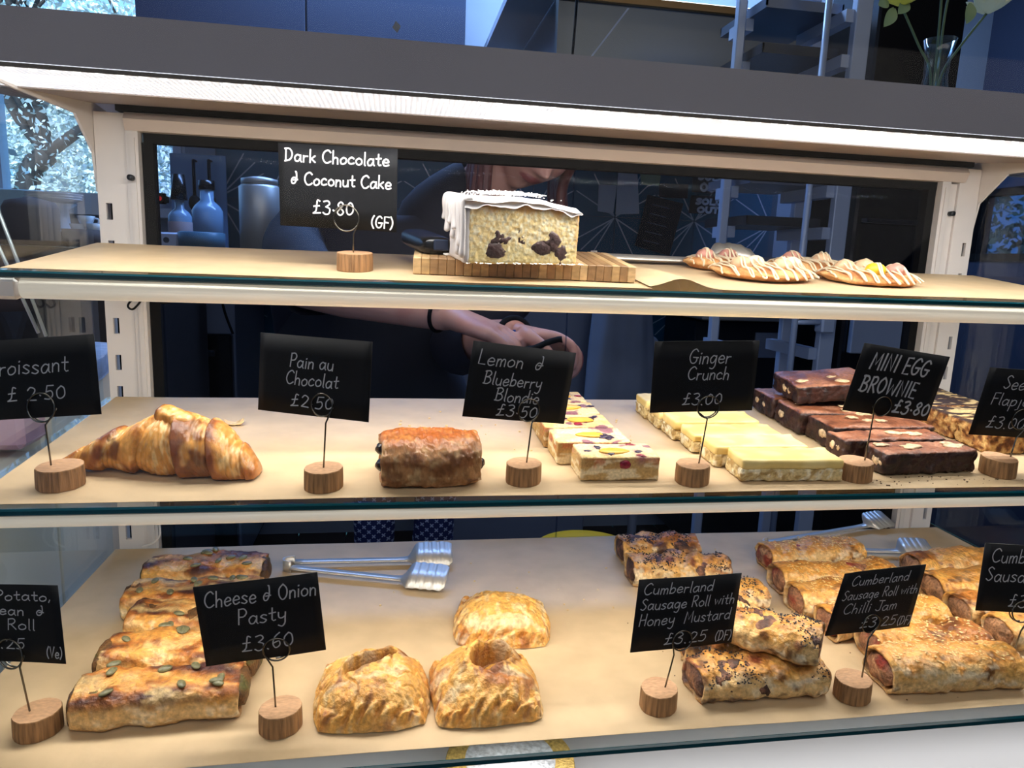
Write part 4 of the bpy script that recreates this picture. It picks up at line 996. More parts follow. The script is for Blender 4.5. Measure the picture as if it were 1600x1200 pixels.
# ------------------------------------------------------------------ croissant and pain au chocolat
def croissant():
    A = on('M', 116, 735); B = on('M', 400, 746); yaw = math.atan2(B[1] - A[1], B[0] - A[0]); L = 0.150; W, H = 0.058, 0.050
    c = (A + B) / 2 + np.array([0, 0.012, 0]); c[2] = shelf_z('M', c[1]) + 0.0016
    root = thing('croissant', 'golden flaky croissant lying beside its price sign', 'pastry', M=shelf_frame('M', c, yaw))
    nl, na = 220, 96
    t = np.linspace(-1, 1, nl); a = np.linspace(0, 2 * math.pi, na, endpoint=False); T, A_ = np.meshgrid(t, a, indexing='ij')
    Ts = T - 0.10 * (1 - T ** 2); e = np.where(T < 0, 0.17 + 0.82 * np.clip(1 - np.abs(Ts) ** 1.35, 0, 1) ** 1.0, 0.30 + 0.68 * np.clip(1 - np.abs(Ts) ** 2.3, 0, 1) ** 0.85)
    ph = T * 2.9 + 0.10 * np.sign(T) * np.cos(A_) + 0.16 * np.sin(A_) * np.sign(T)      # overlapping turns of dough
    fr = (np.abs(ph) + 0.5) % 1.0
    step = 0.24 * (0.55 - fr) * sstep(0, .06, fr) + 0.07 * sstep(.06, 0, fr)
    e = e * (1 + step * sstep(0.0, .12, np.abs(T)))
    tipf = sstep(1.0, 0.985, np.abs(T)); e = e * (0.05 + .95 * tipf)
    x = T * L / 2; y = W / 2 * e * spow(np.cos(A_), .9); z = H / 2 * e * spow(np.sin(A_), .9)
    P = np.stack([x.ravel(), y.ravel(), z.ravel()], 1); R = np.stack([0 * x.ravel(), np.cos(A_).ravel(), np.sin(A_).ravel()], 1)
    P += R * (0.0012 * fbm(P, 70, 3, 3) + 0.0007 * np.sin(fr.ravel() * 40 + 6 * fbm(P, 30, 2, 5)) * sstep(.25, .8, fr.ravel()))[:, None]
    tt = T.ravel()
    P[:, 1] += -0.016 * tt ** 2 + 0.004 * tt
    P[:, 0] += 0.012 * sstep(.75, 1, tt) * 0
    P[:, 2] = P[:, 2] + H / 2 * (0.90 - 0.50 * tt ** 2) - 0.004
    P[:, 2] += -0.006 * sstep(.55, 1.0, tt) - 0.002 * sstep(.5, 1.0, -tt)
    P[:, 2] = np.where(P[:, 2] < 0.0012, 0.0012 + (P[:, 2] - 0.0012) * .05, P[:, 2]); P[:, 2] = np.maximum(P[:, 2], 0)
    up = np.clip(P[:, 2] / H, 0, 1); f = fr.ravel(); n1 = fbm(P, 55, 3, 8); n2 = fbm(np.stack([P[:, 0] * 1.2 + f * .01, P[:, 1] * .5, P[:, 2] * .5], 1), 260, 3, 9)
    c = np.repeat(lin(222, 158, 78)[None], len(P), 0)
    c = mixc(c, lin(246, 212, 148), sstep(.05, .5, n2) * .65)
    c = mixc(c, lin(176, 98, 38), sstep(.60, .1, f) * sstep(-.35, .2, n1) * .85); c = mixc(c, lin(112, 54, 22), sstep(.16, .5, n1 + .3 * (0.5 - f)) * .8)
    c = mixc(c, lin(160, 86, 34), sstep(.75, 1.0, np.abs(tt)) * .7); c = mixc(c, lin(196, 128, 60), sstep(.25, .0, up) * .5)
    n = nl * na; V = np.concatenate([P, P[:na].mean(0)[None], P[-na:].mean(0)[None]]); c = np.concatenate([c, c[:1], c[-1:]])
    F = grid_faces(nl, na, True) + [(n, (j + 1) % na, j) for j in range(na)] + [(n + 1, n - na + j, n - na + (j + 1) % na) for j in range(na)]
    mesh_obj('rolled_dough', V, F, GLAZED, root, True, c)
    # the tip of the dough triangle curling up on top
    V, F, T2, A2, _ = loft(0.030, 0.020, 0.015, 40, 30, 2.1, endn=3, amp=0.0016, seed=66)
    c = np.repeat(lin(214, 148, 70)[None], len(V), 0); c = mixc(c, lin(104, 50, 24), sstep(.5, .95, -T2)); c = mixc(c, lin(240, 200, 130), sstep(.1, .4, fbm(V, 120, 2, 6)) * .6)
    mesh_obj('dough_tip', V, F, GLAZED, root, True, c, M=Matrix.Translation((0.006, -0.002, 0.0355)) @ Matrix.Rotation(-0.25, 4, 'Z') @ Matrix.Rotation(0.22, 4, 'Y'))
croissant()
def pain():
    A = on('M', 592, 770); B = on('M', 752, 767); yaw = math.atan2(B[1] - A[1], B[0] - A[0]); L = 0.076; W, H = 0.058, 0.040
    c = (A + B) / 2 + np.array([0, W * .44, 0]); c[2] = shelf_z('M', c[1]) + 0.0016
    root = thing('pain_au_chocolat', 'glossy brown rectangular chocolate pastry in the middle of the shelf', 'pastry', M=shelf_frame('M', c, yaw + .02))
    V, F, T, A_, dp = loft(L, W, H, 110, 84, 2.9, amp=0.0013, seed=71, lip=True, env=lambda t: 1 - 0.08 * np.abs(t) ** 4, flat=.9)
    ridg = np.abs(fbm(V * np.array([1, 1.4, 1.8]), 95, 3, 77)); V[:, 2] -= 0.0015 * np.maximum(0, .14 - ridg) / .14 * sstep(.0, .01, V[:, 2])
    up = np.clip(V[:, 2] / H, 0, 1); n1 = fbm(V * np.array([1, 1, 2]), 70, 3, 72); n2 = fbm(V, 180, 3, 73)
    c = np.repeat(lin(186, 132, 84)[None], len(V), 0); c = mixc(c, lin(226, 184, 130), sstep(.05, .45, n2) * .7); c = mixc(c, lin(134, 80, 44), sstep(.05, .45, n1) * .8)
    c = mixc(c, lin(176, 92, 30), sstep(.72, .95, up + .08 * n1) * .9); c = mixc(c, lin(214, 140, 60), sstep(.85, 1, up) * sstep(.1, .4, n2) * .8); c = mixc(c, lin(120, 72, 40), dp * .6)
    mesh_obj('laminated_dough', V, F, GLAZED, root, True, c)
    for s in (-1, 1):
        for (yy, zz) in ((-0.012, 0.016), (0.008, 0.022)):
            V, F = lump(0.0058, 5 + s + int(yy * 1000), .2, 14, 10, (1.0, 1.0, .95)); mesh_obj('chocolate_baton', V + np.array([s * L * .485, yy, zz]), F, GLOSS_CHOC, root, True)
GLOSS_CHOC = mat('glossy_chocolate', lin(30, 20, 20), 0.2, bump=(250, .4, .001))
pain()

# ------------------------------------------------------------------ top shelf: board, cake, server, cookies, tongs
def board():
    A = on('T', 645, 431); B = on('T', 992, 445); L = np.linalg.norm((B - A)[:2]); yaw = math.atan2(B[1] - A[1], B[0] - A[0]); T = 0.0145; D = 0.115
    root = thing('cutting_board', 'striped bamboo cutting board under the cake slice', 'board', M=shelf_frame('T', (A[0], A[1], shelf_z('T', A[1]) + 0.0018), yaw))
    ms = [mat('bamboo_%d' % i, c_, 0.5, noise=(120, 4, .7, 1.2, (1, .3, 2))) for i, c_ in enumerate((lin(190, 156, 108), lin(168, 130, 88), lin(204, 172, 126), lin(152, 118, 80)))]
    rng = random.Random(3); n = 27
    for i in range(n):
        x0 = L * i / n; x1 = L * (i + 1) / n - 0.00018
        MB().box(x0, x1, rng.uniform(-.0002, 0), D, 0, T + rng.uniform(-.00015, .00015), bev=0.0006).obj('bamboo_strip', ms[rng.randrange(4)], root)
    return root
board()
def cake():
    A = on('T', 728, 413, 0.0160); B = on('T', 893, 413, 0.0160); yaw = math.atan2(B[1] - A[1], B[0] - A[0]) - 0.10; w = np.linalg.norm((B - A)[:2]); d = 0.052; h = 0.0515
    root = thing('cake_slice', 'yellow sponge cake slice with white icing and dark chocolate chunks', 'cake', M=shelf_frame('T', (A[0], A[1], shelf_z('T', A[1]) + 0.0166), yaw))
    P, F, N = slab_mesh(w, d, h, 0.0009, 0.003, 0.00035, 420, 9); P = centre(P, w, d)
    P[:, 2] *= 1 - 0.10 * sstep(.55, 1.0, P[:, 0] / w) + 0.02 * np.sin(P[:, 0] / w * 3.1)
    up = P[:, 2] / h; n = fbm(P, 480, 3, 4); n1 = fbm(P, 60, 2, 5)
    c = np.repeat(lin(255, 228, 166)[None], len(P), 0); c = mixc(c, lin(255, 243, 208), sstep(0, .4, n) * .9); c = mixc(c, lin(232, 188, 104), sstep(.22, .75, -n) * .6)
    c = mixc(c, lin(212, 146, 70), sstep(.8, .95, up + .1 * n1) * .8); c = mixc(c, lin(214, 150, 70), sstep(.93, 1.0, P[:, 0] / w) * .6); c = mixc(c, lin(244, 224, 150), sstep(.45, .15, up) * .4)
    mesh_obj('sponge', P, F, SPONGE, root, True, c)
    for q, (u, v, r, sq) in enumerate([(.26, .46, .0072, (.9, .5, 1.2)), (.33, .38, .0065, (1.5, .5, .7)), (.27, .22, .0080, (1.4, .5, .8)), (.46, .42, .0065, (.9, .4, 1.2)), (.50, .34, .0045, (.8, .5, 1)),
                                        (.66, .30, .0085, (1.3, .5, .9)), (.76, .37, .0085, (1.3, .5, 1.0)), (.72, .24, .006, (1, .5, .9)), (.85, .25, .0066, (1.0, .5, 1.4))]):
        V, F = lump(r, 50 + q, .45, 22, 14, sq); mesh_obj('chocolate_chunk', V * np.array([1, .6, 1]) + np.array([u * w, 0.0014, v * h]), F, CHOC, root, True)
    # icing: a poured layer with a wavy lower edge, running down the left side in drips
    nx, ny = 70, 40; X, Y = np.meshgrid(np.linspace(-0.0035, w + 0.0012, nx), np.linspace(-0.0020, d + 0.002, ny), indexing='ij'); X = X.ravel(); Y = Y.ravel()
    Q = np.stack([X, Y, 0 * X], 1)
    base = h * (1 - 0.10 * sstep(.55, 1.0, np.clip(X / w, 0, 1)) + 0.02 * np.sin(np.clip(X / w, 0, 1) * 3.1))
    edge = np.minimum(np.minimum(X + .0035, w + .0012 - X), np.minimum(Y + .002, d + .002 - Y))
    zt = base + 0.0028 + 0.0012 * fbm(Q, 50, 2, 2) - 0.0040 * sstep(.005, 0, edge)
    zb = base - 0.001 - 0.0035 * sstep(.004, 0, edge) * (1 + .7 * fbm(Q, 120, 2, 6))
    V = np.concatenate([np.stack([X, Y, zt], 1), np.stack([X, Y, zb], 1)]); n = nx * ny
    F = grid_faces(nx, ny); per = [i * ny for i in range(nx)] + [(nx - 1) * ny + j for j in range(1, ny)] + [i * ny + ny - 1 for i in range(nx - 2, -1, -1)] + [j for j in range(ny - 2, 0, -1)]
    F = list(F) + [tuple(i + n for i in f[::-1]) for f in F] + [(per[i], per[(i + 1) % len(per)], per[(i + 1) % len(per)] + n, per[i] + n)[::-1] for i in range(len(per))]
    ic = mesh_obj('icing', V, F, ICING, root, True)
    rng = random.Random(8)
    for i, (yy, ln, r) in enumerate([(0.001, .047, .0032), (0.0085, .038, .0030), (0.016, .046, .0028), (0.026, .026, .0034), (0.034, .034, .003), (0.044, .022, .003), (0.055, .03, .003), (0.066, .02, .003)]):
        pts = smooth_path([(0.004, yy, h + 0.002), (-0.0025, yy, h + 0.0012), (-0.0042, yy, h - 0.004), (-0.0038, yy + rng.uniform(-.001, .001), h - ln * .6), (-0.0042, yy, h - ln)], 6)
        rr = np.interp(np.linspace(0, 1, len(pts)), [0, .3, .8, .95, 1], [r * .8, r, r * .8, r * 1.1, r * .35]); V, F = tube(pts, rr, 12)
        V[:, 0] = -0.0002 + (V[:, 0] + 0.0002) * .9; mesh_obj('icing_drip', V, F, ICING, ic, True)
    V, F = slab_mesh(0.006, d, h, .003, .002, .0004, 90, 3)[:2]; mesh_obj('icing_side', centre(V, 0.006, d) + np.array([-0.0022, 0, 0]), F, ICING, root, True)
    m = MB(); rs = np.random.default_rng(2)
    for q in range(420):
        x, y = rs.normal(.40, .16) * w, rs.uniform(-.0, .9) * d
        if not 0 < x < w: continue
        z = h * (1 - 0.10 * float(sstep(.55, 1., x / w)) + 0.02 * math.sin(x / w * 3.1)) + .0052 + rs.uniform(-.0008, .0016); a = rs.uniform(0, 6.28); l = rs.uniform(.0012, .0035)
        m.tube([(x, y, z), (x + l * math.cos(a), y + l * math.sin(a), z + rs.uniform(-.0008, .0012))], .0004, 4)
    for q in range(60):
        x, y = rs.uniform(-.01, 1.08) * w, rs.uniform(-.007, .0); a = rs.uniform(0, 6.28); l = rs.uniform(.001, .003)
        m.tube([(x, y, .0009), (x + l * math.cos(a), y + l * math.sin(a), .0011)], .0005, 4)
    m.obj('coconut_flakes', COCONUT, root)['kind'] = 'stuff'
cake()
def server():
    A = on('T', 700, 401, 0.0165)
    root = thing('cake_server', 'black handled cake server lying behind the cake slice', 'cake server', M=shelf_frame('T', (A[0], A[1] + 0.012, shelf_z('T', A[1] + .012) + 0.0170), 0.22))
    V, F, *_ = loft(0.095, 0.030, 0.017, 50, 40, 3.2, endn=7, amp=0.0, seed=1); Rz = np.array([V[:, 1], V[:, 0], V[:, 2]]).T
    Rz[:, 0] *= -1; mesh_obj('handle', Rz + np.array([-0.008, 0.048, 0.0]), F, GLOSS_BLACK, root, True)
    MB().box(-0.013, 0.001, -0.0015, 0.001, 0.0035, 0.0135, bev=.001).obj('handle_cap', mat('cap_blue_black', lin(30, 44, 70), .35), root)
    m = MB(); rs = np.random.default_rng(9)
    for q in range(60):
        x, y = rs.uniform(-.004, .022), rs.uniform(-.010, .0); m.box(x, x + .0022, y, y + .0012, 0.0002, .0014)
    m.obj('coconut_crumbs', COCONUT, root)['kind'] = 'stuff'
server()

DRIZZLE = mat('white_chocolate_drizzle', lin(232, 216, 184), .35)
EGGS = [mat('candy_egg_' + n, c_, .45, noise=(250, 3, .85, 1.1)) for n, c_ in (('yellow', lin(226, 184, 36)), ('pink', lin(198, 140, 124)), ('beige', lin(216, 178, 140)), ('white', lin(232, 214, 186)))]
def cookie(a_px, b_px, seed, label, up=0.0, tilt=0.0, eggs=((.35, .1, 2),)):
    A = on('T', *a_px); B = on('T', *b_px); c = (A + B) / 2; R = np.linalg.norm((B - A)[:2]) / 2; c = c + np.array([0, R * .62, 0]); c[2] = shelf_z('T', c[1]) + 0.0030 + up
    M = shelf_frame('T', c, 0); M = M @ Matrix.Rotation(tilt, 4, 'X')
    root = thing('cookie', label, 'cookie', M=M, group='iced cookies with candy eggs')
    nr, na = 26, 80; prof = [(0, 0)] + [(math.sin(t), 0) for t in []]
    s = np.linspace(0, 1, nr); a = np.linspace(0, 2 * math.pi, na, endpoint=False); S_, A_ = np.meshgrid(s, a, indexing='ij')
    rad = np.where(S_ < .5, S_ / .5, 1.0 - (S_ - .5) / .5) * R; H = 0.0115
    zt = np.where(S_ < .5, H * (1 - (S_ / .5) ** 5 * .62), H * .38 * (1 - sstep(.5, .62, S_)))
    P = np.stack([rad * np.cos(A_), rad * np.sin(A_) * .8, zt], -1).reshape(-1, 3); Rn = 1 + .04 * fbm(P, 45, 2, seed)
    P[:, :2] *= Rn[:, None]; P[:, 2] += np.where(P[:, 2] > .002, .0011 * fbm(P, 90, 3, seed + 1) + .0022 * fbm(P, 36, 2, seed + 2), 0); P[:, 2] = np.maximum(P[:, 2], 0)
    n = fbm(P, 110, 3, seed + 3); c_ = np.repeat(lin(206, 142, 84)[None], len(P), 0); c_ = mixc(c_, lin(230, 180, 120), sstep(0, .4, n)); c_ = mixc(c_, lin(164, 98, 54), sstep(.1, .5, -n) * .7)
    mesh_obj('biscuit', P, grid_faces(nr, na, True), CRUMB, root, True, c_)
    rng = random.Random(seed); bump_pts = []
    for (x, y, k) in eggs:
        V, F = lump(.0088, seed + k, .12, 16, 10, (1.25, .95, .95)); e = mesh_obj('candy_egg', V + np.array([x * R, y * R, H + .0015]), F, EGGS[k], root, True); bump_pts.append((x * R, y * R))
    hz = lambda x, y: H * (1 - min(1, math.hypot(x, y / .8) / R) ** 5 * .62) + .0018 + max([0] + [.0092 * max(0, 1 - ((x - bx) ** 2 / .00013 + (y - by) ** 2 / .00009)) for bx, by in bump_pts])
    pts = []; k = 19
    for i in range(k):
        x = -R * .9 + 1.8 * R * i / (k - 1); yy = math.sqrt(max(0, 1 - (x / R) ** 2)) * R * .80
        seg = np.linspace(-yy, yy, 9) if i % 2 == 0 else np.linspace(yy, -yy, 9)
        for q, y in enumerate(seg):
            xx = x + 1.6 * R / k * (q / 8) + rng.uniform(-.0015, .0015); pts.append((xx, y, hz(xx, y) + (0 if 0 < q < 8 else -.0015)))
    V, F = tube(smooth_path(pts, 4), .00095, 7); dz = mesh_obj('drizzle', V, F, DRIZZLE, root, True)
    return root
cookie((1132, 443), (1293, 448), 700, 'iced cookie nearest the board, pale drizzle over brown lumps', eggs=((-.45, -.1, 2), (-.1, .1, 3), (.3, -.2, 2), (.65, .1, 3)))
cookie((1312, 450), (1456, 454), 701, 'iced cookie with a yellow candy egg at the right end of the row', eggs=((-.1, -.35, 0), (.42, -.25, 1), (-.45, .1, 2), (.15, .35, 2)))
cookie((1085, 427), (1200, 430), 702, 'iced cookie behind, under the paddle of the tongs', 0.0, 0, eggs=((-.5, -.1, 1), (.2, .1, 1)))
cookie((1225, 432), (1345, 435), 703, 'iced cookie at the back between the two nearer cookies', 0.0, 0, eggs=((-.4, .1, 1), (.3, .0, 2)))

def tong_arm(m, base, tip, w0, pw, pl, up0, up1, lift=0.0, groove=0.00035):
    base = np.array(base, float); tip = np.array(tip, float); d = tip - base; L = np.linalg.norm(d[:2]); u = d / np.linalg.norm(d); side = np.array([-u[1], u[0], 0]); side = side * (1 if side[1] > 0 else -1)
    s = np.concatenate([np.linspace(0, (L - pl) / L, 14), np.linspace((L - pl) / L, 1, 40)[1:]])
    P = base + d * s[:, None]; z = np.interp(s, [0, (L - pl * 1.15) / L, (L - pl * .9) / L, 1], [up0, up0 * .9 + lift, up1 + lift, up1 + lift]); P[:, 2] += z
    q = (s - (L - pl) / L) / (pl / L); W = np.where(q < 0, w0, w0 + (pw - w0) * sstep(0, .22, q) * (1 - .28 * sstep(.9, 1.0, q)))
    P[:, 2] += np.where(q > .25, groove * np.sign(np.sin(q * 34)), 0)
    sv = side[None] + np.array([0, 0, 1.0])[None] * (0.42 * sstep(-.1, .25, q))[:, None]; P[:, 2] += .007 * sstep(-.1, .3, q)
    V, F = sweep_flat(P, W, .0013, sv); m.add(V, F)
def tongs(s, spring, tip1, tip2, label, pw=.034, pl=.048, w0=.0100, up1=(0.004, .004), rise=0.0):
    S0 = on(s, *spring); t1 = on(s, *tip1); t2 = on(s, *tip2)
    root = thing('tongs', label, 'tongs', S0)
    u = ((t1 + t2) / 2 - S0)[:2]; u = u / np.linalg.norm(u); sd = np.array([-u[1], u[0]])
    for i, (t, uu) in enumerate(((t1, up1[0]), (t2, up1[1]))):
        sgn = 1 if (t - S0)[:2] @ sd > 0 else -1
        b = np.array([S0[0] + sd[0] * sgn * .007 + u[0] * .008, S0[1] + sd[1] * sgn * .007 + u[1] * .008, 0]); b[2] = shelf_z(s, b[1]) + .002
        t = t.copy(); t[2] = shelf_z(s, t[1]) + .002
        m = MB(); tong_arm(m, b, t, w0, pw, pl, .006, uu); m.obj('arm', STEEL, root, True, S0)
        MB().box(0, .001, 0, .001, 0, .001) if False else None
    a = np.linspace(-math.pi / 2, math.pi / 2, 16)
    P = np.array([[S0[0] + u[0] * (.008 - .010 * math.cos(q)) + sd[0] * .007 * math.sin(q), S0[1] + u[1] * (.008 - .010 * math.cos(q)) + sd[1] * .007 * math.sin(q), shelf_z(s, S0[1]) + .0085] for q in a])
    V, F = sweep_flat(P, .012, .0012, np.array([0, 0, 1.0])); m = MB(); m.add(V, F); m.obj('spring_bend', STEEL, root, True, S0)
    return root
tongs('B', (446, 893), (706, 882), (698, 922), 'steel serving tongs with ribbed paddles, behind the pasties')
tongs('B', (1194, 862), (1385, 824), (1452, 872), 'steel serving tongs behind the sesame rolls, at the back', pw=.030, pl=.040)
def top_tongs():
    S0 = on('T', 932, 414); root = thing('tongs', 'steel serving tongs resting on the cookies, beside the cake board', 'tongs', S0)
    e = on('T', 1176, 420); m = MB(); b = S0 + np.array([0, 0, .004]); t = e + np.array([0, 0.0, .004]); d = t - b; L = np.linalg.norm(d)
    s = np.linspace(0, 1, 60); P = b + d * s[:, None]; q = (s - .70) / .30; P[:, 2] += np.interp(s, [0, .66, .76, .9, 1], [.006, .004, .0165, .0175, .012]); P[:, 2] += np.where(q > .25, .0006 * np.sign(np.sin(q * 26)), 0)
    W = np.where(q < 0, .0095, .0095 + .016 * sstep(0, .25, q) * (1 - .3 * sstep(.9, 1, q)))
    V, F = sweep_flat(P, W, .0016, np.array([-.12, .82, .55])); m.add(V, F); m.obj('arm', STEEL, root, True, S0)
    m = MB(); P2 = P + np.array([0, .016, -.003]); P2 = P2[:44]; V, F = sweep_flat(P2, W[:44], .0016, np.array([0, 1, .3])); m.add(V, F); m.obj('arm', STEEL, root, True, S0)
    m = MB(); a = np.linspace(0, math.pi, 10); Pb = np.array([[b[0] - .004 * math.sin(x), b[1] + .008 - .008 * math.cos(x), b[2] + .0055] for x in a]); V, F = sweep_flat(Pb, .012, .0014, np.array([0, 0, 1.0])); m.add(V, F); m.obj('spring_bend', STEEL, root, True, S0)
top_tongs()
# crumbs and flakes on the papers
def crumbs(s, n, seed, x0, x1, y0, y1, size, m_, label, name='crumbs'):
    rs = np.random.default_rng(seed); m = MB(); c = np.array([(x0 + x1) / 2, (y0 + y1) / 2, shelf_z(s, (y0 + y1) / 2)])
    for q in range(n):
        x, y = rs.uniform(x0, x1), rs.uniform(y0, y1); r = size * rs.uniform(.4, 1.3); V, F = lump(r, seed + q, .3, 6, 4, (1.3, 1, .6)); m.add(V + np.array([x, y, shelf_z(s, y) + .0016 + r * .3]), F)
    o = m.obj(name, m_, None, False, c); o.location = c; tag(o, label, 'crumbs', kind='stuff')
CR_L = mat('crumb_pale', lin(228, 196, 140), .8); CR_D = mat('crumb_dark', lin(70, 44, 34), .8)
crumbs('M', 60, 1, .0, .24, .60, .74, .0010, CR_L, 'pale crumbs scattered behind the chocolate pastry', 'pale_crumbs')
crumbs('M', 45, 2, .40, .56, .522, .542, .0007, CR_D, 'dark crumbs on paper in front of the brownies', 'dark_crumbs')
crumbs('B', 50, 3, -.05, .40, .60, .77, .0009, CR_L, 'pale flakes on lowest paper behind the pasties', 'pale_crumbs')
crumbs('B', 40, 4, .20, .60, .440, .60, .0006, CR_D, 'seed crumbs around the sausage rolls on lowest paper', 'seed_crumbs')
fl = MB(); f0 = on('M', 366, 666)
Vf, Ff, _ = slab_mesh(.017, .010, .0016, .0015, .0006, .0012, 160, 5); Vf[:, 2] += .003 * (Vf[:, 0] / .008) ** 2
o = mesh_obj('pastry_flake', Vf, Ff, PASTRY, None, True, np.repeat(lin(232, 196, 140)[None], len(Vf), 0), M=shelf_frame('M', (f0[0], f0[1], shelf_z('M', f0[1]) + .0016), .2)); tag(o, 'loose pastry flake on paper behind the croissant', 'flake')

# ------------------------------------------------------------------ kitchen behind the counter
TILE = mat('teal_tile', lin(30, 84, 108), 0.3, noise=(4, 2, .85, 1.15)); TILE_LINE = mat('tile_line', lin(160, 176, 190), 0.4)
GROUT = mat('tile_grout', lin(70, 90, 104), .7)
def tiles():
    t = 0.357; g = 0.004; m = MB(); m.box(0, t - g, -0.008, 0, 0, t - g, 0)
    q = t - g; y = -0.0084
    for (cx, cz, sx, sz) in ((0, 0, 1, 1), (q, 0, -1, 1), (0, q, 1, -1), (q, q, -1, -1)):
        for ang in (30, 60, 45) if cx == 0 and cz == 0 or cx == q and cz == q else (30, 60):
            a = math.radians(ang); L = q * .56; w0, w1 = .006, .0022
            dx, dz = math.cos(a) * sx, math.sin(a) * sz; nx, nz = -dz, dx
            p = [(cx + nx * w0, cz + nz * w0), (cx - nx * w0, cz - nz * w0), (cx + dx * L - nx * w1, cz + dz * L - nz * w1), (cx + dx * L + nx * w1, cz + dz * L + nz * w1)]
            p = [(min(max(a_, 0), q), min(max(b_, 0), q)) for a_, b_ in p]
            m.add([(a_, y, b_) for a_, b_ in p], [(0, 1, 2, 3)], 1)
    first = None
    for i in range(6):
        for j in range(3):
            M = Matrix.Translation((-0.507 + (i - 0) * t - 0.178 * 0, RY1 - 0.002, 1.3905 + (j - 2) * t + t * 0))
            if first is None: first = m.obj('tile', [TILE, TILE_LINE], wb, M=M)
            else: dup(first, wb, M)
    for j in range(3):
        dup(first, wb, Matrix.Translation((-0.507 - t * .49, RY1 - 0.0005, 1.3905 + (j - 2) * t)))
tiles()
MB().box(-0.69, 1.66, RY1 - 0.012, RY1 - 0.004, 1.60, 1.75).obj('tile_capping', WALLPAINT, wb)
MB().box(-0.69, 1.66, RY1 - 0.0025, RY1 - 0.0005, 0.6, 1.60).obj('tile_grout', GROUT, wb)
# counter along the back wall, with its panels
DKWOOD = mat('dark_wood', lin(44, 34, 30), .5, noise=(8, 3, .7, 1.2, (1, 6, 6)))
CABBLUE = mat('cabinet_grey', lin(120, 128, 145), .5)
def at(px, py, Y): return at_y(px, py, Y)
bc = thing('back_counter', 'dark topped kitchen counter along the tiled wall', 'counter', (0, 2.7, 0))
o3 = np.array([0, 2.7, 0])
MB().box(-2.3, 0.75, 2.35, 2.94, 1.165, 1.19).obj('worktop', DKWOOD, bc, offset=o3)
for i in range(5):
    x0 = -2.28 + i * .6
    if x0 < -0.9 or x0 > -.3: MB().box(x0, x0 + .57, 2.40, 2.93, .12, 1.155, bev=.004).obj('cabinet_door', CABBLUE, bc, offset=o3)
ug = at(245, 520, 2.38); ug2 = at(365, 615, 2.38)
ap = thing('undercounter_fridge', 'black appliance under the counter, behind the pain au chocolat', 'fridge', ((ug[0] + ug2[0]) / 2, 2.4, 0))
ap['label'] = 'black appliance under the back counter, left part of the case'
apo = np.array([(ug[0] + ug2[0]) / 2, 2.4, 0])
MB().box(ug[0] - .12, ug2[0], 2.37, 2.9, .1, ug[2], bev=.006).obj('body', GLOSS_BLACK, ap, offset=apo)
MB().box(ug[0] - .05, ug2[0] - .05, 2.345, 2.37, ug[2] - .07, ug[2] - .05, bev=.003).obj('handle', DARK_METAL, ap, offset=apo)
# things on the back counter
def lathe_thing(name, label, cat, px, py, Y, prof, m, group=None, extra=None, z=None):
    p = at(px, py, Y)
    if z is not None: p[2] = z
    r = thing(name, label, cat, p, group)
    MB().lathe(prof, n=28).obj('body', m, r, True)
    if extra:
        for nm_, pr, mm in extra: MB().lathe(pr, n=24).obj(nm_, mm, r, True)
    return r
BOTTLE = mat('bottle_dark_glass', lin(26, 34, 54), .15); LABELM = mat('bottle_label', lin(170, 150, 150), .6); CLEARB = mat('bottle_pale', lin(120, 150, 175), .2); TEALB = mat('tub_teal', lin(70, 110, 130), .4)
bp = lambda r, h, n: [(0, 0), (r, 0.0), (r, h * .62), (r * .8, h * .70), (n, h * .78), (n, h), (0, h)]
ct = 1.19
lathe_thing('bottle', 'tall dark bottle with a black cap on the back counter', 'bottle', 283, 380, 2.5, bp(.036, .165, .014), CLEARB, None, [('cap', [(0, .155), (.026, .155), (.018, .235), (0, .235)], GLOSS_BLACK), ('label', [(.0365, .03), (.0368, .031), (.0368, .085), (.0365, .086)], LABELM)], ct)
lathe_thing('bottle', 'pale squat bottle with an amber neck on the back counter', 'bottle', 326, 382, 2.62, bp(.05, .21, .022), CLEARB, None, [('cap', [(0, .20), (.026, .20), (.026, .23), (0, .23)], GLOSS_BLACK)], ct)
lathe_thing('storage_tub', 'low teal tub in front of the bottles', 'tub', 316, 386, 2.42, [(0, 0), (.068, 0), (.07, .052), (.062, .055), (0, .055)], TEALB, None, None, ct)
p = at(262, 378, 2.42); p[2] = ct
t_ = thing('timer', 'small white box with a round dial, beside the bottles', 'timer', p)
MB().box(-.033, .033, -.012, .012, 0, .05, bev=.005).obj('body', mat('timer_white', lin(190, 195, 210), .4), t_)
MB().tube([(0, -.0125, .026), (0, -.0145, .026)], .009, 20).obj('dial', DARK_METAL, t_)
p = at(245, 309, 2.9); t_ = thing('wall_switch', 'dark wall switch with a small red light', 'switch', p)
MB().box(-.02, .02, .03, .05, -.02, .02, bev=.003).box(-.012, .012, .05, .105, -.012, .012).obj('plate', BLACK, t_)
MB().tube([(0, .03, 0), (0, .024, 0)], .0085, 16).obj('red_light', mat('red_lamp', (.3, .01, .01), .4, emit=((1, .03, .02), .45)), t_)
lathe_thing('steel_canister', 'tall steel canister with a shiny lid, left of the person', 'canister', 408, 392, 2.3, [(0, 0), (.060, 0), (.060, .19), (.050, .20), (0, .20)], STEEL, None, [('lid', [(0, .20), (.053, .20), (.053, .215), (.02, .222), (0, .222)], STEEL)], ct)
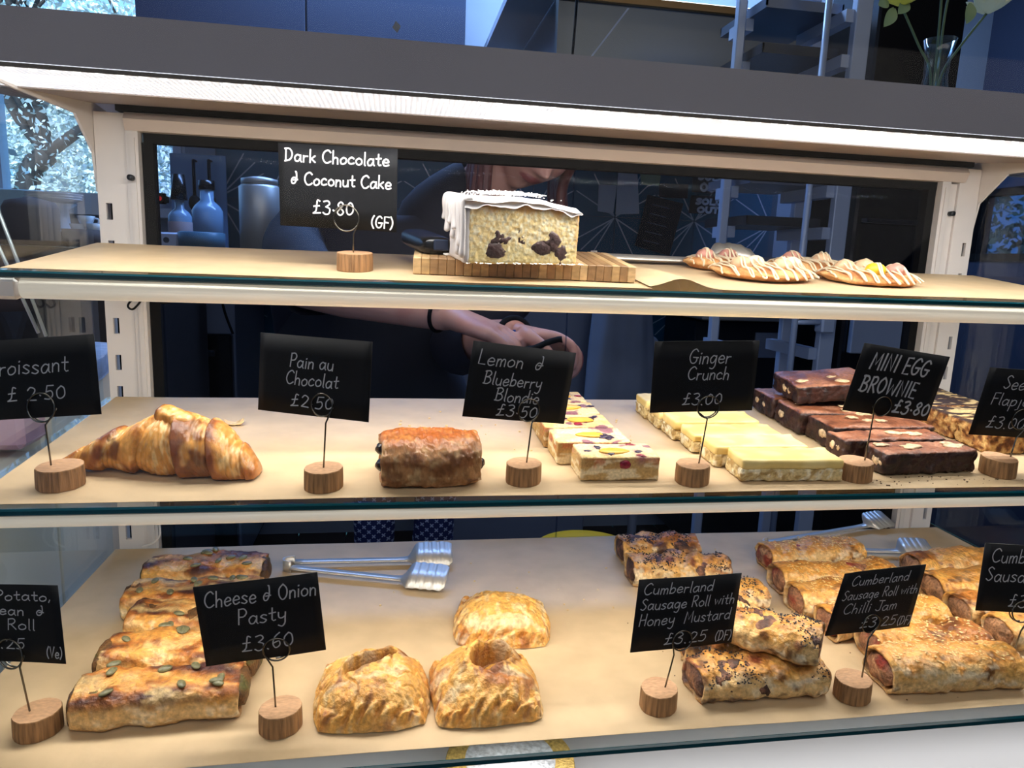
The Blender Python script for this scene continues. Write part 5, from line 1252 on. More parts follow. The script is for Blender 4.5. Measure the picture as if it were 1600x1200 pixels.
# glass screen left of the tiles with two hanging whisks
g0 = at(272, 400, 2.86); g1 = at(343, 230, 2.86)
t_ = thing('splash_screen', 'pale blue glass splash screen behind the bottles', 'screen', (g0[0], 2.86, ct))
MB().box(0, g1[0] - g0[0] + .02, 0, .008, 0, g1[2] - ct - .03).obj('pane', mat('screen_blue', lin(96, 136, 176), .25), t_)
for i, px in enumerate((308, 320)):
    p = at(px + (i * 2 - 1) * 6, 250, 2.80); t_ = thing('hanging_ladle', 'dark utensil hanging in front of the splash screen, ' + ('left one' if i == 0 else 'right one with a red band'), 'ladle', p, 'hanging utensils')
    MB().tube([(0, 0, 0), (0, 0, -.13)], .006, 8).tube([(0, .04, .0), (0, 0, 0)], .004, 8).obj('handle', BLACK, t_, True)
    V, F = lump(.022, i, .05, 16, 10, (1, .7, 1.3)); mesh_obj('bowl', V + np.array([0, 0, -.15]), F, BLACK, t_, True)
    if i: MB().tube([(0, 0, -.175), (0, 0, -.20)], .019, 16).obj('red_band', mat('red_band', lin(150, 40, 50), .5), t_, True)
# notes and black boards on the tiles
NOTE = mat('note_paper', lin(176, 180, 186), .8); SLATE = mat('slate_black', lin(16, 18, 26), .6)
def flat_on_wall(name, label, cat, quad, m, group=None, Y=RY1 - .02, th=.003, lines=None, scribble=0):
    P = [at(x, y, Y) for x, y in quad]; c = sum(P) / 4; r = [q - c for q in P]
    V = [(q[0], 0, q[2]) for q in r] + [(q[0], th, q[2]) for q in r]
    o = mesh_obj(name, V, [(3, 2, 1, 0), (4, 5, 6, 7)] + [(i, (i + 1) % 4, 4 + (i + 1) % 4, 4 + i) for i in range(4)], m); o.location = c; tag(o, label, cat, group)
    if lines:
        ux = r[1] - r[0]; vy = r[0] - r[3]
        for (txt, u0, u1, b, cap) in lines:
            S, tw = text_strokes(txt); S2 = [np.stack([(u0 + P_[:, 0] / tw * (u1 - u0)), 1 - b + P_[:, 1] * cap], 1) for P_ in S]
            S3 = [np.stack([q[:, 0] * np.linalg.norm(ux), q[:, 1] * np.linalg.norm(vy)], 1) for q in S2]; V, F = stroke_mesh(S3, .010)
            e1 = ux / np.linalg.norm(ux); e2 = vy / np.linalg.norm(vy)
            V = [r[3] + e1 * v[0] + e2 * v[1] + np.array([0, -.001, 0]) for v in V]; mesh_obj('lettering', V, F, CHALK, o)
    if scribble:                             # chalk too faint to read: wavering rows only
        m = MB(); rr = random.Random(4)
        for k in range(scribble):
            v = .16 + .7 * k / (scribble - 1); u1 = rr.uniform(.6, .85); pts = []
            for q in range(26):
                u = .18 + (u1 - .18) * q / 25; pts.append(r[0] + (r[1] - r[0]) * u + (r[3] - r[0]) * (v + .012 * math.sin(q * 2.3 + k)) + np.array([0, -.002, 0]))
            V, F = tube(pts, .0016, 5); m.add(V, F)
        m.obj('faint_chalk', mat('faint_chalk', lin(84, 92, 110), .9), o)
    return o
flat_on_wall('paper_note', 'pale paper note on the tiles, left one of two', 'note', [(936, 288), (964, 290), (958, 334), (934, 330)], NOTE, 'paper notes on the tiles')
flat_on_wall('paper_note', 'larger pale paper note on the tiles, right one of two', 'note', [(966, 270), (996, 272), (999, 334), (962, 335)], NOTE, 'paper notes on the tiles', RY1 - .026)
flat_on_wall('round_sticker', 'pale green round paper disc on the tiles', 'sticker', [(1000, 262), (1034, 264), (1030, 290), (1002, 288)], mat('green_paper', lin(130, 150, 120), .8))
flat_on_wall('chalk_sign', 'black sold out sign on the tiles, upper one', 'sign', [(1084, 262), (1142, 266), (1138, 304), (1081, 300)], SLATE, 'black sold out signs', lines=[("SOLD", .15, .85, .46, .30), ("OUT", .22, .78, .92, .30)])
flat_on_wall('chalk_sign', 'black sold out sign on the tiles, lower one', 'sign', [(1080, 305), (1138, 308), (1132, 336), (1076, 333)], SLATE, 'black sold out signs', RY1 - .022, lines=[("SOLD", .15, .85, .46, .28), ("OUT", .22, .78, .92, .28)])
flat_on_wall('chalk_sign', 'large tilted black board with faint writing on the tiles', 'sign', [(1012, 304), (1068, 318), (1046, 400), (992, 384)], SLATE, None, RY1 - .034, scribble=5)
flat_on_wall('chalk_sign', 'small blank black board above the tilted board', 'sign', [(1030, 286), (1076, 288), (1074, 310), (1030, 308)], SLATE, None, RY1 - .028)
# grey coat hanging left of the sink, waste pipe, sink cupboard
COATM = mat('grey_cloth', lin(128, 136, 150), .9, noise=(5, 3, .8, 1.15))
def coat():
    Y = 2.28; a = at(950, 484, Y); b = at(985, 640, Y); n = 26; m_ = 30; V = []
    for i in range(n):
        for j in range(m_):
            u = i / (n - 1); ang = 2 * math.pi * j / m_; w = .075 + .055 * u ** .5
            V.append((w * math.cos(ang) * (1 + .08 * math.sin(3 * ang + u * 2)), .035 * math.sin(ang) * (1 + .4 * math.sin(5 * ang)), (a[2] + .10 - (a[2] + .16 - b[2]) * u)))
    c = np.array([(a[0] + b[0]) / 2, Y, 0]); r = thing('hanging_apron', 'grey cloth apron hanging below the tiles', 'apron', (c[0], c[1], a[2] + .1))
    mesh_obj('cloth', np.array(V) - np.array([0, 0, a[2] + .1]), grid_faces(n, m_, True) + [tuple(range(m_))], COATM, r, True)
    V, F = tube(smooth_path([(-.02, .02, 0), (0, .06, .05), (.02, .02, 0)], 6), .004, 8); mesh_obj('neck_loop', V, F, COATM, r, True)
coat()
PIPEM = mat('pipe_grey', lin(150, 156, 168), .4)
p = [at(1000, 640, 2.42) * np.array([1, 1, 0]), at(1003, 600, 2.42), at(1001, 568, 2.42), at(1004, 540, 2.42), at(1018, 532, 2.42), at(1026, 548, 2.42), at(1020, 566, 2.42)]
r = thing('waste_pipe', 'pale curved waste pipe beside the hanging apron', 'pipe', p[0]); V, F = tube(smooth_path([q - p[0] for q in p], 6), .017, 14); mesh_obj('pipe', V, F, PIPEM, r, True)
V, F = tube([p[1] - p[0], p[1] - p[0] + np.array([0, 0, .03])], .024, 14); mesh_obj('collar', V, F, PIPEM, r, True)
a = at(1060, 518, 2.75); r = thing('sink_unit', 'steel sink unit with a dark front, right of the apron', 'sink', (1.35, 2.7, 0))
MB().box(-.22, .5, -.2, .24, 1.0, 1.03, bev=.004).obj('steel_top', STEEL, r); MB().box(-.2, .48, -.1, .22, .1, .99, bev=.004).obj('front', DARK_METAL, r)
MB().box(.05, .2, -.112, -.1, .85, .95, bev=.002).obj('panel', TROLLEY, r)
# yellow bucket rim seen below the middle shelf
c = at(930, 838, 1.25); r = thing('pedal_bin', 'yellow rimmed bin standing behind the lowest shelf', 'bin', (c[0], c[1] + .05, 0)); zt = at(930, 829, 1.40)[2]
YEL = mat('yellow_plastic', lin(240, 176, 24), .35)
MB().lathe([(0, 0), (.085, 0), (.098, zt - .012), (.098, zt - .012), (0, zt - .012)], n=48).obj('drum', mat('bin_dark', lin(40, 36, 34), .5), r, True)
MB().lathe([(.094, zt - .014), (.106, zt - .014), (.109, zt - .006), (.106, zt), (.09, zt - .001), (0, zt + .004)], n=56).obj('rim', YEL, r, True); MB().box(-.03, .03, -.115, -.085, .012, .03, bev=.004).obj('pedal', BLACK, r)

# bakery rack with trays
def rack():
    Y = 1.6; r = thing('tray_rack', 'tall aluminium bakery rack holding trays, right of the person', 'rack', (1.0, Y, 0)); O = np.array([1.0, Y, 0])
    xl, xr = .815, 1.055; yb = 1.82
    for nm_, x, w, y in (('front_post', xr, .020, Y), ('front_post', xl, .010, Y + .12), ('rear_post', xr + .02, .015, yb), ('rear_post', xl + .05, .010, yb)):
        MB().box(x - w, x + w, y, y + .022, 0.05, 1.88, bev=.002).obj(nm_, TROLLEY, r, offset=O)
    V, F = tube([(.945, Y - .03, .50), (.945, Y - .03, 1.90)], .0075, 12); mesh_obj('hand_rail', V, F, TROLLEY, r, True, offset=O)
    MB().box(xl - .01, xr + .02, Y, Y + .02, 1.88, 1.90).box(xl - .01, xr + .02, yb, yb + .02, 1.88, 1.90).obj('top_frame', TROLLEY, r, offset=O)
    MB().tube([(.945, Y - .03, 1.075), (1.02, Y - .02, 1.075)], .006, 10).obj('latch_bar', TROLLEY, r, True, offset=O)
    MB().box(1.015, 1.05, Y - .035, Y, 1.05, 1.105, bev=.004).obj('latch', TROLLEY, r, offset=O)
    for i in range(9):
        z = .98 + i * .098
        MB().box(xr - .04, xr - .012, Y + .01, yb, z, z + .028).box(xl + .015, xl + .035, Y + .13, yb, z, z + .028).obj('runner', TROLLEY, r, offset=O)
    for i, z in enumerate((1.2045, 1.3025, 1.4005, 1.4985, 1.5965, 1.6945, 1.7925)):
        t_ = thing('baking_tray', 'dark metal baking tray in the rack, number %s from the bottom' % ['one', 'two', 'three', 'four', 'five', 'six', 'seven'][i], 'tray', (.938, Y + .03, z + .0), 'baking trays in the rack')
        m = MB(); m.box(-.10, .095, .02, .26, 0, .004); 
        for q in ((-.10, .095, .02, .024), (-.10, .095, .256, .26), (-.10, -.096, .02, .26), (.091, .095, .02, .26)): m.box(q[0], q[1], q[2], q[3], .004, .022)
        m.obj('pan', mat('tray_metal', lin(110, 118, 132), .4, .7) if i % 2 == 0 else DARK_METAL, t_)
        m = MB(); V, F, *_ = loft(.18, .2, .02, 20, 16, 3, amp=.002, seed=i); m.add(V + np.array([0, .14, .0045]), F); m.obj('liner', mat('tray_cloth_%d' % i, lin(110, 120, 140) if i % 2 else lin(205, 218, 240), .8), t_, True)
rack()
for i, nm_ in enumerate(['one', 'two', 'three', 'four', 'five', 'six', 'seven']):
    pass
# dark cabinet (oven) beyond the rack
f0 = at(1352, 270, 1.9); f1 = at(1470, 600, 1.9)
r = thing('black_oven', 'tall black oven right of the bakery rack', 'oven', ((f0[0] + f1[0]) / 2, 2.0, 0)); O = np.array([(f0[0] + f1[0]) / 2, 2.0, 0])
MB().box(f0[0], f0[0] + .27, 1.92, 2.16, .05, 2.2, bev=.006).obj('body', GLOSS_BLACK, r, offset=O)
for z in (1.10, 1.34): MB().box(f0[0] + .02, f0[0] + .25, 1.895, 1.92, z, z + .012).obj('door_rail', DARK_METAL, r, offset=O)
MB().box(f0[0] + .02, f0[0] + .25, 1.912, 1.9195, 1.13, 1.32).obj('door_glass', mat('oven_glass', lin(8, 10, 16), .08), r, offset=O)
MB().box(f0[0] + .02, f0[0] + .25, 1.90, 1.92, .96, 1.08, bev=.003).obj('drawer', TROLLEY, r, offset=O)
# extractor hood
h0 = at(780, 50, 2.6); h1 = at(1210, 75, 2.6)
r = thing('extractor_hood', 'stainless extractor hood with a brass edge above the tiles', 'extractor hood', ((h0[0] + h1[0]) / 2, 2.6, 1.75)); O = np.array([(h0[0] + h1[0]) / 2, 2.6, 1.75])
HOODM = mat('hood_steel', lin(120, 126, 130), .35, .6)
zt_ = h1[2] + .0
MB().prism([(2.2, 1.72), (2.2, zt_ - .02), (2.95, zt_ - .02), (2.95, 1.72)], 0, h0[0] + .12, h1[0] - .02).obj('canopy', HOODM, r, offset=O)
MB().box(h0[0] + .10, h1[0] - .01, 2.185, 2.2, zt_ - .045, zt_ - .02, bev=.003).obj('brass_edge', mat('brass', lin(150, 120, 80), .35, .8), r, offset=O)
MB().box(h0[0] - .02, h0[0] + .118, 2.25, 2.95, zt_ - .03, zt_ - .005).obj('side_shelf', TROLLEY, r, offset=O)
for x0_, x1_ in ((h0[0] + .33, h0[0] + .22), (h1[0] - .12, h1[0] - .07)):
    MB().add([(x0_, 2.198, zt_ - .05), (x0_ + .006, 2.198, zt_ - .05), (x1_ + .006, 2.198, zt_ - .20), (x1_, 2.198, zt_ - .20), (x0_, 2.1995, zt_ - .05), (x0_ + .006, 2.1995, zt_ - .05), (x1_ + .006, 2.1995, zt_ - .20), (x1_, 2.1995, zt_ - .20)],
              [(3, 2, 1, 0), (4, 5, 6, 7), (0, 1, 5, 4), (1, 2, 6, 5), (2, 3, 7, 6), (3, 0, 4, 7)]).obj('seam', TROLLEY, r, offset=O)
V, F = tube(smooth_path([(h0[0] + .14, 2.1, zt_ - .35), (h0[0] + .15, 2.1, zt_ - .1), (h0[0] + .15, 2.1, zt_ + .10), (h0[0] + .10, 2.1, zt_ + .16)], 6), .004, 8); mesh_obj('hose', V, F, BLACK, r, True, offset=O)
# wall cupboard, upper left
c0 = at(135, 5, 2.75); c1 = at(726, 60, 2.75)
r = thing('wall_cupboard', 'dark navy wall cupboard above the display case', 'cupboard', ((c0[0] + c1[0]) / 2, 2.8, 1.9)); O = np.array([(c0[0] + c1[0]) / 2, 2.8, 1.9])
NAVY = mat('navy_paint', lin(42, 54, 80), .5)
w_ = (c1[0] - c0[0]) / 2
MB().box(c0[0] + .16, c1[0], 2.73, 2.99, 1.72, 2.6).obj('carcass', NAVY, r, offset=O)
for k in range(2): MB().box(c0[0] + .163 + k * (w_ - .08), c0[0] + .16 + (k + 1) * (w_ - .08) - .003, 2.712, 2.73, 1.722, 2.598, bev=.002).obj('door', NAVY, r, offset=O)

# ------------------------------------------------------------------ left side: sill crockery, towel cabinet, stand
lc = thing('side_counter', 'dark counter below the big window, left of the case', 'counter', (-1.3, 2.0, 0)); O = np.array([-1.3, 2.0, 0])
MB().box(-2.0, -0.55, 1.72, 2.3, 1.165, 1.187).obj('worktop', DKWOOD, lc, offset=O); MB().box(-1.98, -0.57, 1.75, 2.3, .0, 1.165).obj('front', DKWOOD, lc, offset=O)
PORC = mat('porcelain', lin(190, 205, 220), .3); WICK = mat('wicker_dark', lin(70, 66, 74), .8)
sz = 1.188
def crock(name, label, cat, px, Y, prof, m, group=None):
    p = at(px, 350, Y); r = thing(name, label, cat, (p[0], Y, sz), group); MB().lathe(prof, n=32).obj('body', m, r, True); return r
crock('storage_jar', 'grey lidded jar on the side counter, beside the window mullion', 'jar', 50, 1.86, [(0, 0), (.055, 0), (.058, .085), (.05, .10), (.0, .112)], WICK)
for i in range(3):
    p = at(78 + i, 350, 2.0); r = thing('plate', ['lowest', 'middle', 'top'][i] + ' pale plate of the stack beside the jar', 'plate', (p[0] + .02, 1.98, sz + .105 + i * .006), 'stacked plates on the side counter')
    MB().lathe([(0, 0), (.04, 0), (.062, .009), (.063, .011), (.04, .0035), (0, .003)], n=32).obj('dish', PORC, r, True)
crock('cake_pedestal', 'round pale stand carrying the stacked plates', 'stand', 80, 1.985, [(0, 0), (.05, 0), (.045, .01), (.04, .09), (.06, .104), (0, .104)], PORC)
crock('bowl', 'low dark bowl on the side counter', 'bowl', 102, 1.95, [(0, 0), (.03, 0), (.045, .035), (.041, .035), (.028, .005), (0, .005)], WICK)
crock('basket', 'small dark basket beside the post, on the side counter', 'basket', 132, 1.93, [(0, 0), (.045, 0), (.05, .042), (.045, .042), (.04, .006), (0, .006)], WICK)
for i, (dx, dz) in enumerate(((-.018, .03), (.018, .032), (0, .05))):
    p = at(128, 350, 1.93); r = thing('cup', ['left', 'right', 'topmost'][i] + ' white cup in the small dark basket', 'cup', (p[0] + dx + .01, 1.93, sz + dz), 'white cups in the basket'); MB().lathe([(0, 0), (.012, 0), (.02, .025), (.018, .025), (.011, .002), (0, .002)], n=20).obj('bowl', PORC, r, True)
    MB().tube(smooth_path([(.019, 0, .02), (.028, 0, .018), (.027, 0, .008), (.016, 0, .006)], 5), .002, 8).obj('handle', PORC, r, True)
p = at(20, 350, 2.0); r = thing('crate', 'low grey crate on the side counter at the window', 'crate', (p[0] - .05, 2.05, sz)); MB().box(-.09, .055, -.06, .06, 0, .065, bev=.004).obj('body', WICK, r); MB().box(-.095, .06, -.065, .065, .065, .072, bev=.002).obj('rim', WICK, r)
p = at(25, 330, 2.3); r = thing('white_board', 'pale board propped against the window', 'board', (p[0] - .06, 2.32, sz)); MB().box(-.15, .125, 0, .012, 0, .155, bev=.002).obj('panel', mat('board_pale', lin(170, 205, 225), .6), r)
# white cabinet with a towel, outside the left glass
wc = thing('white_cabinet', 'white cabinet standing left of the display case', 'cabinet', (-.62, 1.0, 0)); O = np.array([-.62, 1.0, 0])
PANEL = mat('cabinet_white', lin(226, 214, 194), .5)
MB().box(-1.0, -.36, .785, .98, 0.0, 1.06, bev=.003).box(-1.0, -.36, .40, .783, 0.0, .985, bev=.003).obj('body', PANEL, wc, offset=O)
for ya, yb_, zt in ((.405, .66, .98), (.663, .782, .98), (.787, .975, 1.055)): MB().box(-.359, -.352, ya, yb_, 0.02, zt, bev=.001).obj('side_panel', PANEL, wc, offset=O)
def towel():
    nx, ny = 60, 50; V = []
    for i in range(nx):
        for j in range(ny):
            x = -1.0 + .66 * i / (nx - 1); y = .782 + .215 * j / (ny - 1)
            z = 1.0625; ov = x - (-.352)
            if ov > 0: z -= min(ov * 2.2, .04); x = -.350 + .004 * math.sin(y * 50)
            if y < .795: z -= (.795 - y) * 1.6
            V.append((x, y, z))
    V = np.array(V); V[:, 2] += .006 + .006 * fbm(V, 14, 3, 3); F = grid_faces(nx, ny); n = len(V)
    V2 = np.concatenate([V, V - np.array([0, 0, .0025])]); F = [tuple(f) for f in F] + [tuple(i + n for i in f[::-1]) for f in F]
    o = mesh_obj('towel', V2, [f[::-1] for f in F], mat('towel_blue_white', lin(168, 186, 220), .95, noise=(90, 3, .85, 1.1), bump=(500, .6, .002)), None, True, offset=(-.66, .8, 1.06)); o.location = (-.66, .8, 1.06)
    tag(o, 'pale blue towel spread over the white cabinet', 'towel')
towel()
pb = thing('pink_reflection_box', 'pink box standing in for a reflection, on the low part of the white cabinet', 'crate', (-.5, .70, .986)); O = np.array([-.5, .58, .976])
MB().box(-.70, -.358, .62, .775, .986, 1.050, bev=.006).obj('body', mat('pink_reflection', lin(196, 150, 168), .5), pb, offset=O); MB().box(-.705, -.353, .615, .779, 1.050, 1.062, bev=.004).obj('rim', mat('pink_rim', lin(214, 176, 190), .5), pb, offset=O)  # made-up box and rim in place of a pinkish reflection
def wire_stand():
    r = thing('menu_stand', 'clear wire stand leaning outside the left glass', 'stand', (-.42, .72, 1.07)); P0 = np.array([-.42, .72, 1.07])
    for (a, b) in (((-4, 325), (72, 525)), ((-14, 360), (60, 520))):
        A = at(a[0], a[1], .70); B = at(b[0], b[1], .74); V, F = tube([A - P0, B - P0], .0016, 8); mesh_obj('rod', V, F, STEEL, r, True)
wire_stand()
# cables on the rear posts
def cable(name, label, pts, Y, rr, m):
    P = [at(x, y, Y + dy) for x, y, dy in pts]; o_ = P[0]; V, F = tube(smooth_path([q - o_ for q in P], 6), rr, 8); o = mesh_obj(name, V, F, m, None, True); o.location = o_; tag(o, label, 'cable')
cable('cable', 'thin black cable loop on the left post under the top shelf', [(222, 460, 0), (205, 470, -.006), (200, 479, -.008), (208, 483, -.008), (220, 470, -.006), (222, 460, 0), (240, 470, .0), (262, 473, .0), (276, 462, 0)], .792, .0011, BLACK)
cable('cable', 'white cable loop at the foot of the left post', [(248, 815, 0), (250, 835, -.004), (240, 848, -.006), (222, 854, -.006)], .790, .0011, WHITE)
cable('cable', 'thin dark cable down the grey cabinet behind the glass', [(345, 462, 0), (352, 490, 0), (364, 522, 0)], 2.33, .004, BLACK)

# vase of flowers standing on the case roof
def vase():
    p = at(1462, 118, .80); z0 = 1.3615; r = thing('flower_vase', 'slim clear glass vase with yellow flowers on top of the case', 'vase', (p[0], .80, z0)); O = np.array([p[0], .80, z0])
    s = 1.0; prof = [(0, .0), (.017, 0), (.018, .012), (.011, .045), (.012, .06), (.0155, .072), (.0145, .072), (.0105, .058), (.0095, .045), (.0165, .013), (0, .004)]; prof = [(a_ * 1.15, b_ * 1.52) for a_, b_ in prof]
    MB().lathe(prof, n=32).obj('glass', glass('vase_glass', (.86, .93, .96), 1.5), r, True)
    G = mat('stem_green', lin(70, 92, 60), .6); LF = mat('leaf_green', lin(120, 140, 96), .6); YF = mat('petal_yellow', lin(214, 200, 60), .6); WF = mat('petal_cream', lin(210, 210, 170), .6)
    tops = [(-.056, .0, .142), (.060, .005, .145), (-.01, .0, .20), (.02, .01, .21)]
    for i, t in enumerate(tops):
        V, F = tube(smooth_path([(.003 * (i - 1.5), 0, .006), (t[0] * .12, 0, .07), (t[0] * .5, t[1], t[2] * .72), t], 6), .0014, 7); mesh_obj('stem', V, F, G, r, True)
        m = MB()
        for k in range(9):
            a = k * 2 * math.pi / 9; V, F = lump(.013, k, .1, 10, 7, (1.1, .55, .16)); Rm = np.array(Matrix.Rotation(a, 3, 'Z') @ Matrix.Rotation(-.5, 3, 'Y')); m.add((V + np.array([.013, 0, 0])) @ Rm.T + np.array(t), F)
        m.obj('blossom', YF if i % 2 == 0 else WF, r, True)
    for (px, py, px2, py2) in ((1398, 12, 1381, 42), (1418, 0, 1403, 22), (1516, 4, 1510, 38), (1388, 0, 1372, 8)):
        A = at(px, py, .80) - O; B = at(px2, py2, .80) - O; d = B - A; L = np.linalg.norm(d); V = []; n = 12
        for i in range(n):
            t = i / (n - 1); w = .0075 * math.sin(math.pi * min(1, t * .97 + .03)) ** .8; c = A + d * t + np.array([0, -.004 * math.sin(math.pi * t), 0]); sd = np.array([-d[2], 0, d[0]]) / L
            V += [c - sd * w, c + np.array([0, .0016, 0]), c + sd * w]
        mesh_obj('leaf', V, grid_faces(n, 3), LF, r, True)
vase()
# stack of round gold-edged boards on the base deck
c = at(800, 1192, .47)
GOLD_E = mat('gold_foil', lin(196, 164, 92), .35, .7, noise=(400, 3, .5, 1.3), bump=(500, .6, .001)); SILV = mat('silver_foil', lin(214, 216, 220), .35, .6, noise=(300, 4, .55, 1.2), bump=(420, .7, .001))
for i in range(7):
    r_ = .049 + .0006 * math.sin(i * 2.1); o = MB().lathe([(0, 0), (r_ * .98, 0), (r_, .001), (r_ * 1.0, .0032), (r_ * .98, .0042), (0, .0042)], n=64).obj('cake_board', [GOLD_E], None, True)
    o.location = (c[0] + .0008 * math.sin(i * 5), .473 + .0006 * math.cos(i * 3), .7935 + i * .0046)
    tag(o, ['lowest', 'second lowest', 'third lowest', 'middle', 'third from top', 'second from top', 'topmost'][i] + ' round gold-edged board of the stack under the lowest shelf', 'cake board', 'round gold-edged boards in a stack')
    if i == 6:
        V = MB().lathe([(0, 0), (r_ * .70, 0), (r_ * .70, .0006), (0, .0006)], n=64).obj('silver_top', SILV, o, True, M=Matrix.Translation((0, 0, .0043)))

# ------------------------------------------------------------------ garden beyond the windows
LAWN = mat('garden_ground', lin(110, 130, 96), .9, noise=(2, 4, .7, 1.2)); LEAFM = mat('spring_leaf', lin(232, 234, 226), .7, noise=(1.5, 2, .75, 1.2)); BARKM = mat('tree_bark', lin(66, 58, 54), .9, noise=(12, 4, .7, 1.3))
struct(MB().box(-14, 12, RY1 + .13, 20, -.6, -.5).obj('ground', LAWN)); struct(MB().box(RX1 + .12, 20, -6, RY1 + .13, -.6, -.5).obj('ground_side', LAWN))
def leaf_cloud(name, label, cat, n, fn, size, m, seed, trunk=None, base=(0, 0, 0)):
    rs = np.random.default_rng(seed); V = np.zeros((n, 4, 3)); c = np.array([fn(rs) for _ in range(n)]); a = rs.normal(size=(n, 3)); a /= np.linalg.norm(a, axis=1)[:, None]; b = np.cross(a, rs.normal(size=(n, 3))); b /= np.linalg.norm(b, axis=1)[:, None]
    s = size * rs.uniform(.6, 1.3, n)[:, None]
    V[:, 0] = c - a * s; V[:, 1] = c + b * s * .5; V[:, 2] = c + a * s; V[:, 3] = c - b * s * .5
    F = np.arange(n * 4).reshape(n, 4); root = thing(name, label, cat, base)
    mesh_obj('foliage', V.reshape(-1, 3), F, m, root, False, offset=base)['kind'] = 'stuff'
    if trunk: trunk(root)
    return root
def big_tree():
    Y = 5.6; base = at(40, 330, Y); base = np.array([base[0], Y, -.5]); rs0 = random.Random(4); m = MB()
    def limb(p, d, L, r, lev):
        q = [np.array(p)]; dd = np.array(d, float)
        for k in range(5): dd = dd + np.array([rs0.uniform(-.16, .16), rs0.uniform(-.1, .1), rs0.uniform(-.02, .14)]); dd /= np.linalg.norm(dd); q.append(q[-1] + dd * L / 5)
        m.tube(smooth_path(q, 3), np.linspace(r, r * .6, 16), 7)
        if lev > 0:
            for k in range(3):
                i = rs0.randint(2, 5); e = dd + np.array([rs0.uniform(-1, 1), rs0.uniform(-.6, .6), rs0.uniform(-.1, .7)]); e /= np.linalg.norm(e); limb(q[i], e, L * rs0.uniform(.55, .8), r * .55, lev - 1)
    A = at(42, 300, Y); B = at(75, 240, Y)
    m.tube(smooth_path([base, (base + A) / 2 + np.array([.1, 0, 0]), A, B], 4), np.linspace(.09, .07, 13), 10)
    for (px, py) in ((58, 190), (5, 150), (140, 200), (55, 140), (20, 250)):
        C_ = at(px, py, Y); limb(B if px != 20 else A, (C_ - B) / np.linalg.norm(C_ - B), 1.1, .042, 2)
    def fn(rs):
        p = rs.normal(size=3) * np.array([1.6, .9, 1.0]); return np.array([base[0] + .5, Y + .4, 2.6]) + p
    leaf_cloud('blossom_tree', 'pale leafed tree with dark branches outside the big window', 'tree', 42000, fn, .022, LEAFM, 3, lambda r: m.obj('trunk', BARKM, r, True, base), base)
big_tree()
def hedge_fn(x0, x1, y0, y1, z1):
    def fn(rs):
        x = rs.uniform(x0, x1); y = rs.uniform(y0, y1); return np.array([x, y, -.5 + (z1 + .5 + .5 * math.sin(x * 2.3)) * rs.uniform(0, 1) ** .6])
    return fn
leaf_cloud('hedge', 'tall pale hedge behind the tree outside the big window', 'hedge', 60000, hedge_fn(-7, -.8, 8.8, 9.6, 3.4), .045, LEAFM, 9, None, (-4, 8, -.5))
leaf_cloud('dark_hedge', 'dark green hedge outside the right-hand wall window', 'hedge', 9000, hedge_fn(3.8, 5.5, 1.5, 7.0, 2.6), .04, mat('dark_leaf', lin(70, 110, 90), .8), 12, None, (4.6, 2.5, -.5))

# ------------------------------------------------------------------ the person behind the counter
SKIN = mat('skin', rough=0.5, attr=True, subsurf=0.08)
HAIRM = mat('hair_auburn', lin(92, 44, 38), .45, noise=(30, 4, .5, 1.5, (14, 14, .6)), bump=(60, .5, .002, (12, 12, .4)))
TOPM = mat('black_jersey', lin(24, 22, 34), .8, noise=(8, 3, .75, 1.25)); APRONM = mat('black_apron', lin(17, 18, 28), .85, noise=(12, 3, .8, 1.2))
def trousers_mat():
    m = mat('patterned_trousers', lin(24, 34, 84), .8); nt = m.node_tree; b = nt.nodes['Principled BSDF']
    tc = nt.nodes.new('ShaderNodeTexCoord'); mp = nt.nodes.new('ShaderNodeMapping'); mp.inputs['Scale'].default_value = (62, 1, 62); mp.inputs['Rotation'].default_value = (0, .78, 0)
    nt.links.new(tc.outputs['Object'], mp.inputs['Vector']); fr_ = nt.nodes.new('ShaderNodeVectorMath'); fr_.operation = 'FRACTION'; nt.links.new(mp.outputs['Vector'], fr_.inputs[0])
    sp = nt.nodes.new('ShaderNodeSeparateXYZ'); nt.links.new(fr_.outputs['Vector'], sp.inputs[0])
    def mth(op, a, bb):
        n = nt.nodes.new('ShaderNodeMath'); n.operation = op
        for i, v in enumerate((a, bb)):
            if isinstance(v, (int, float)): n.inputs[i].default_value = v
            else: nt.links.new(v, n.inputs[i])
        return n.outputs[0]
    ax = mth('ABSOLUTE', mth('SUBTRACT', sp.outputs['X'], .5), 0); az = mth('ABSOLUTE', mth('SUBTRACT', sp.outputs['Z'], .5), 0)
    cross = mth('MULTIPLY', mth('LESS_THAN', mth('MINIMUM', ax, az), .09), mth('LESS_THAN', mth('MAXIMUM', ax, az), .34))
    mx = nt.nodes.new('ShaderNodeMix'); mx.data_type = 'RGBA'; nt.links.new(cross, mx.inputs['Factor'])
    mx.inputs['A'].default_value = tuple(lin(22, 32, 84)) + (1,); mx.inputs['B'].default_value = tuple(lin(170, 180, 205)) + (1,)
    nt.links.new(mx.outputs['Result'], b.inputs['Base Color']); return m
def rings(path, rx, ry, n=28, pw=1.0, cap=True):
    P = np.asarray(path, float); V = []
    for p, a_, b_ in zip(P, rx, ry):
        for j in range(n):
            t = 2 * math.pi * j / n; V.append(p + np.array([a_ * math.copysign(abs(math.cos(t)) ** pw, math.cos(t)), b_ * math.copysign(abs(math.sin(t)) ** pw, math.sin(t)), 0]))
    F = grid_faces(len(P), n, True)
    if cap: F += [tuple(range(n))[::-1], tuple(range((len(P) - 1) * n, len(P) * n))]
    return np.array(V), F
